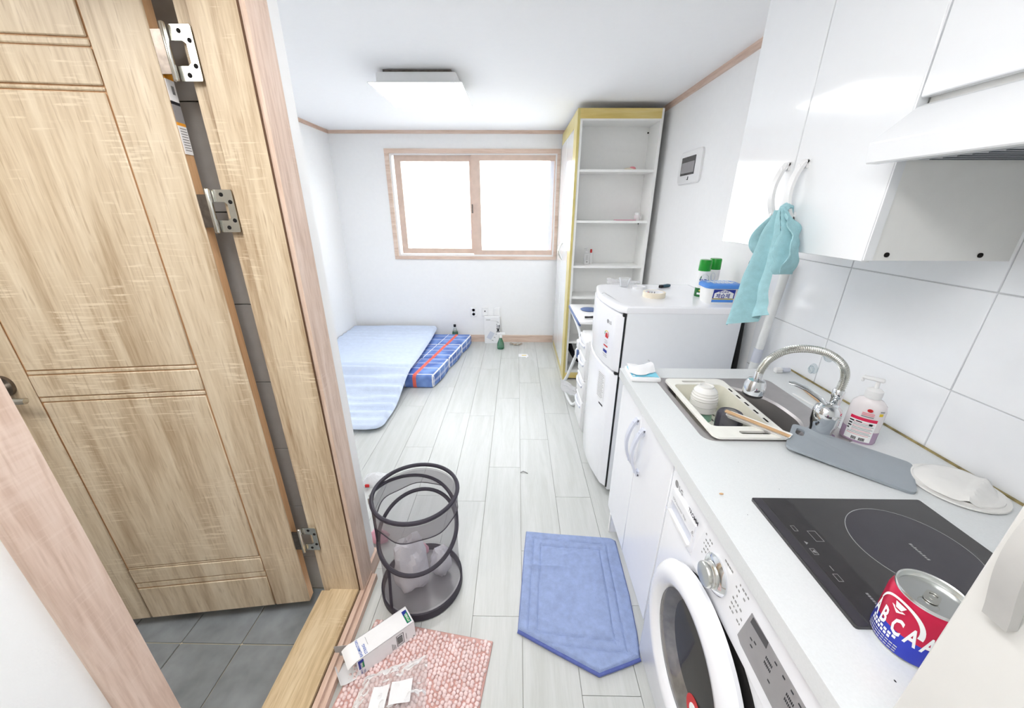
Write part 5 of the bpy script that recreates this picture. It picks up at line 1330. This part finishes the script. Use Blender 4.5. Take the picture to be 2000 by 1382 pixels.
# local: x to the right along the top edge, y away from the viewer, right-hand far corner at (Wd/2, Hd/2)
ca = math.cos(rg.rotation_euler.z); sa = math.sin(rg.rotation_euler.z)
corner = V((Wd / 2 * ca - Hd / 2 * sa, Wd / 2 * sa + Hd / 2 * ca, 0))
rg.location = V((-.076, .893, 0)) - corner
WM[rg.name] = Matrix.Translation(rg.location) @ Matrix.Rotation(rg.rotation_euler.z, 4, 'Z')
emit(G().rbox(-Wd / 2, Wd / 2, -Hd / 2, Hd / 2, .0, .007, .003, 1), 'backing', 'rug_back', rg, local=True)
g = G()
sph = []
for k, (rr_, zz) in enumerate(((.0, 1.0), (.75, .66), (1.0, 0.0))):
    sph.append((rr_, zz))
for i in range(33):
    for j in range(37):
        x = -Wd / 2 + .013 + i * .0139 + random.uniform(-.002, .002); y = -Hd / 2 + .012 + j * .0137 + (.006 if i % 2 else 0) + random.uniform(-.0025, .0025)
        if x > Wd / 2 - .009 or y > Hd / 2 - .009: continue
        r_ = .0074 * random.uniform(.85, 1.2); z = .005; h_ = .013 * random.uniform(.7, 1.15)
        lx, ly = random.uniform(-.003, .003), random.uniform(-.003, .003)
        vs = [(x + lx, y + ly, z + h_)]
        for (k, zz) in ((.72, .72), (1.0, .3), (.8, 0)):
            vs += [(x + lx * zz + r_ * k * math.cos(a), y + ly * zz + r_ * k * math.sin(a), z + h_ * zz) for a in [2 * PI * q / 6 for q in range(6)]]
        fs = [(0, 1 + q, 1 + (q + 1) % 6) for q in range(6)]
        for l in (0, 1): fs += [(1 + l * 6 + q, 7 + l * 6 + q, 7 + l * 6 + (q + 1) % 6, 1 + l * 6 + (q + 1) % 6) for q in range(6)]
        g.add(vs, fs)
o = emit(g, 'pile', 'rug_pile', rg, local=True, norm=False); o['kind'] = 'stuff'
for p in o.data.polygons: p.use_smooth = True
bg = thing('clear_bag', 'crinkled clear plastic bag with labels on pink mat', 'bag', (-.4, .73, .02), 0)
c4 = [V((-.52, .64, 0)), V((-.27, .62, 0)), V((-.305, .835, 0)), V((-.50, .765, 0))]
def bagp(u, v, o=0):
    p = (c4[0] * (1 - u) + c4[1] * u) * (1 - v) + (c4[3] * (1 - u) + c4[2] * u) * v
    e = min(u, 1 - u, v, 1 - v)
    n_ = .010 * noise.noise(V((p.x * 30, p.y * 22, o))) + .006 * noise.noise(V((p.x * 80, p.y * 60, o + 4)))
    return (p.x, p.y, .024 + n_ + (.016 * min(1, e * 6) if not o else 0))
emit(G().grid(lambda u, v: bagp(u, v, 0), 40, 36), 'film', 'film', bg)
emit(G().grid(lambda u, v: (bagp(u, v, 0)[0], bagp(u, v, 0)[1], .0215 + .002 * noise.noise(V((u * 6, v * 6, 0)))), 14, 14), 'film', 'film', bg)
def on_bag(x, y): return .045 + .004 * noise.noise(V((x * 30, y * 22, 0)))
lb = G().grid(lambda u, v: (-.395 + .066 * u - .006 * v, .678 + .062 * v + .012 * u, .0455 + .002 * math.sin(5 * u + 3 * v)), 6, 6, .0006)
emit(lb, 'label', 'white_matte', bg)
lb = G().grid(lambda u, v: (-.455 + .05 * u, .662 + .062 * v + .01 * u, .045 + .003 * math.sin(6 * u + 2 * v)), 6, 6, .0006)
emit(lb, 'label', 'white_matte', bg)

sb = thing('string_box', 'open white badminton string carton lying on pink mat', 'box', (-.47, .866, .010), math.atan2(.134, .158))
bl_, bw__, bh = .104, .0365, .080
emit(boxes((-bl_, bl_, -bw__, -bw__ + .001, 0, bh), (-bl_, bl_, bw__ - .001, bw__, 0, bh), (-bl_, bl_, -bw__, bw__, 0, .001), (-bl_ - .0, bl_, -bw__, bw__, bh - .001, bh), (bl_ - .001, bl_, -bw__, bw__, 0, bh)), 'carton', 'white_matte', sb, smooth=False, local=True)
emit(boxes((-bl_ + .02, bl_ - .002, -bw__ + .0012, bw__ - .0012, .0012, .0016), (-bl_ + .03, -bl_ + .031, -bw__ + .001, bw__ - .001, .001, bh - .001)), 'inside', 'hole', sb, smooth=False, local=True)
emit(G().grid(lambda u, v: (-bl_ - .028 * u, -bw__ + 2 * bw__ * v, bh - .0005 - .012 * u * u), 5, 2, .001), 'top_flap', 'white_matte', sb, local=True)
emit(G().grid(lambda u, v: (-bl_ - .055 * u * .8, bw__ - .001 + .035 * u, .004 + (bh - .008) * v - .01 * u * (v - .2)), 5, 2, .001), 'side_flap', 'box_in', sb, local=True)
emit(G().grid(lambda u, v: (-bl_ - .06 * math.sin(1.4 * u), -bw__ + 2 * bw__ * v, .001 + .03 * (u ** 1.5) * .8), 8, 2, .001), 'bottom_flap', 'white_matte', sb, local=True)
g = G()
tz = bh + .0004
RY, UX = (0, 1, 0), (-1, 0, 0)
g.mi = 0; g.rect((bl_ - .006, -bw__ + .008, tz), RY, UX, .052, .017)
g.mi = 1; g.add([(bl_ - .007, -bw__ + .009, tz + .0009), (bl_ - .007, bw__ - .022, tz + .0009), (bl_ - .022, bw__ - .032, tz + .0009), (bl_ - .022, -bw__ + .009, tz + .0009)], [(0, 1, 2, 3)])
g.mi = 2; g.text('//YONEX', .0105, (bl_ - .0105, -bw__ + .011, tz + .001), RY, UX, .0006, bold=.03, sx=.82)
g.mi = 3; g.text('BADMINTON', .0125, (-bl_ + .024, -bw__ + .004, tz), RY, UX, .0006, bold=.012, sx=.86)
g.text('STRING', .0125, (-bl_ + .04, -bw__ + .004, tz), RY, UX, .0006, bold=.012, sx=.86)
g.mi = 5; g.rect((-bl_ + .05, -bw__ + .03, tz), RY, UX, .03, .0012)
fy_ = -bw__ - .0004
RZ = (0, 0, 1)
g.mi = 0; g.rect((-bl_ + .022, fy_, .034), RZ, UX, .042, .018)
g.mi = 1; g.add([(-bl_ + .021, fy_ - .0009, .035), (-bl_ + .021, fy_ - .0009, .066), (-bl_ + .013, fy_ - .0009, .058), (-bl_ + .013, fy_ - .0009, .035)], [(0, 1, 2, 3)])
g.mi = 2; g.text('//YONEX', .009, (-bl_ + .0165, fy_ - .001, .036), RZ, UX, .0006, bold=.03, sx=.78)
g.mi = 0; g.text('BADMINTON', .0085, (-bl_ + .013, fy_, .004), RZ, UX, .0006, sx=.5, bold=.01); g.text('STRING', .0085, (-bl_ + .0225, fy_, .004), RZ, UX, .0006, sx=.6, bold=.01)
g.mi = 4
bx0, bx1 = .033, .06
g.plate([[(bx0, .012), (bx1, .012), (bx1, .066), (bx0, .066)], [(bx0 + .0018, .0138), (bx1 - .0018, .0138), (bx1 - .0018, .0642), (bx0 + .0018, .0642)]], 0, .0004, lambda a, b, c: (a, fy_ + .0004 - c - .0003, b))
for k in range(16): 
    if k % 3 != 1: g.rect((bx0 + .003, fy_, .021 + .0023 * k), (1, 0, 0), (0, 0, 1), .019, .0013)
g.mi = 5
for k in range(3): g.rect((bx0 - .008 - .005 * k, fy_, .01), (1, 0, 0), (0, 0, 1), .0025, .02 + .006 * k)
g.rect((bx1 + .008, fy_, .02), (1, 0, 0), (0, 0, 1), .002, .03); g.rect((bl_ - .01, fy_, .005), (1, 0, 0), (0, 0, 1), .005, .006)
emit(g, 'lettering', ['print_navy', 'print_green', 'print_white', 'print_blue', 'print_black', 'print_grey'], sb, smooth=False, local=True)

hp = thing('laundry_hamper', 'grey mesh pop-up laundry hamper with black spiral rims', 'hamper', (-.392, 1.125, 0))
N_ = 56
def hr(cx, cy, rr_, z, tilt=0, wob=0, ph=0):
    return [V((cx + (rr_ + wob * math.sin(7 * a + ph)) * math.cos(a), cy + (rr_ + wob * math.sin(7 * a + ph)) * math.sin(a), z + tilt * math.sin(a) + wob * .6 * math.sin(5 * a))) for a in [2 * PI * k / N_ for k in range(N_)]]
top = hr(-.41, 1.208, .172, .42); hem = hr(-.408, 1.195, .165, .335, .0, .004, 1)
mid = hr(-.402, 1.165, .160, .262, .068); low = hr(-.394, 1.135, .160, .15, .02, .003); base = hr(-.392, 1.125, .166, .03); bot = hr(-.392, 1.125, .163, .004)
emit(G().tube(top, .0085, 8, closed=True), 'rim', 'hamper_rim', hp)
emit(G().tube(mid, .0085, 8, closed=True), 'rim', 'hamper_rim', hp)
emit(G().ringloft([bot, hr(-.392, 1.125, .168, .006), hr(-.392, 1.125, .168, .04), hr(-.392, 1.125, .163, .044), hr(-.392, 1.125, .158, .0085)], True, False), 'base', 'hamper_rim', hp)
emit(G().ringloft([hr(-.392, 1.125, .159, .0075), hr(-.392, 1.125, .159, .0095)]), 'base_floor', 'panel_grey', hp)
emit(G().ringloft([hr(-.409, 1.203, .168, .41), hr(-.409, 1.2, .170, .38, 0, .002), hem], False, False), 'collar', 'hamper_mesh_dark', hp)
emit(G().tube(hem, .0022, 6, closed=True), 'hem', 'hamper_rim', hp)
emit(G().ringloft([hr(-.394, 1.13, .161, .045), hr(-.395, 1.138, .155, .13, .02, .003), [p + V((0, 0, -.004)) for p in mid]], False, False), 'mesh_body', 'hamper_mesh', hp)
emit(G().ringloft([[p + V((0, 0, .004)) for p in mid], hr(-.405, 1.185, .158, .33, .03, .003), hr(-.409, 1.205, .166, .40)], False, False), 'mesh_body', 'hamper_mesh', hp)
# spiral strand joining the rims, seam strip and clip
def strand(a0, a1, A, B, n=36):
    out = []
    for k in range(n + 1):
        t = k / n; a = a0 + (a1 - a0) * t; s = (a / (2 * PI)) % 1 * N_; i = int(math.floor(s)); f = s - i
        pa = A[i % N_].lerp(A[(i + 1) % N_], f); pb = B[i % N_].lerp(B[(i + 1) % N_], f); out.append(pa.lerp(pb, t))
    return out
emit(G().tube(strand(PI, -.05 * PI, top, mid), .0075, 8), 'spiral', 'hamper_rim', hp)
def seam(a, A, B, n=10):
    s = a / (2 * PI) * N_; i = int(s) % N_; 
    return [A[i].lerp(B[i], k / n) * 1.0 for k in range(n + 1)]
emit(G().tube(seam(math.radians(238), [p + V((0, 0, .006)) for p in mid], [V((p.x, p.y, .045)) for p in base]), .006, 6, flat=(1, .5)), 'seam', 'hamper_rim', hp)
emit(G().tube(seam(math.radians(200), top, mid), .006, 6, flat=(1, .5)), 'seam', 'hamper_rim', hp)
emit(G().rbox(-.592, -.574, 1.175, 1.192, .395, .425, .004, 1).rbox(-.597, -.583, 1.172, 1.178, .38, .41, .002, 1), 'clip', 'steel', hp)
def cloth_lump(c, r, sq, seed, n=28, zmin=.011):
    def f(u, v):
        a, b = 2 * PI * u, PI * v
        d = V((math.sin(b) * math.cos(a), math.sin(b) * math.sin(a), -math.cos(b)))
        k = 1 + .35 * noise.noise(d * 1.6 + V((seed, 0, 0))) + .18 * abs(noise.noise(d * 4 + V((0, seed, 0))))
        return (c[0] + d.x * r * k * sq[0], c[1] + d.y * r * k * sq[1], max(zmin, c[2] + d.z * r * k * sq[2]))
    return G().grid(f, n, n // 2)
tag(emit(cloth_lump((-.43, 1.108, .14), .084, (.86, .88, 1.4), 3), 'laundry_bag', 'laundry'), 'grey white mesh laundry bag bundled inside the hamper', 'laundry')
tag(emit(cloth_lump((-.318, 1.165, .085), .045, (.95, 1, 1.4), 8), 'white_garment', 'laundry'), 'crumpled white garment at right inside hamper', 'laundry')
tag(emit(cloth_lump((-.44, 1.235, .06), .04, (1.1, .7, 1), 5), 'pink_garment', 'laundry_pink'), 'pink garment at the back inside the hamper', 'laundry')
g = G().grid(lambda u, v: (-.90 + .15 * u, 1.70 + .12 * v, .004 + .045 * math.sin(PI * u) * math.sin(PI * v) + .015 * abs(noise.noise(V((u * 4, v * 4, 2))))), 14, 12)
wb = thing('shopping_bag', 'white plastic bag with red mark behind partition end', 'bag', (-.83, 1.76, 0))
emit(g, 'bag', 'film_white', wb)
emit(G().rbox(-.862, -.838, 1.688, 1.70, .012, .03, .003, 1), 'print', 'print_red', wb)
tag(emit(cloth_lump((-.655, 1.335, .032), .04, (1.2, .7, .9), 11, 28, .0005), 'pink_cloth', 'laundry_pink'), 'crumpled pink cloth on floor behind the hamper', 'cloth')
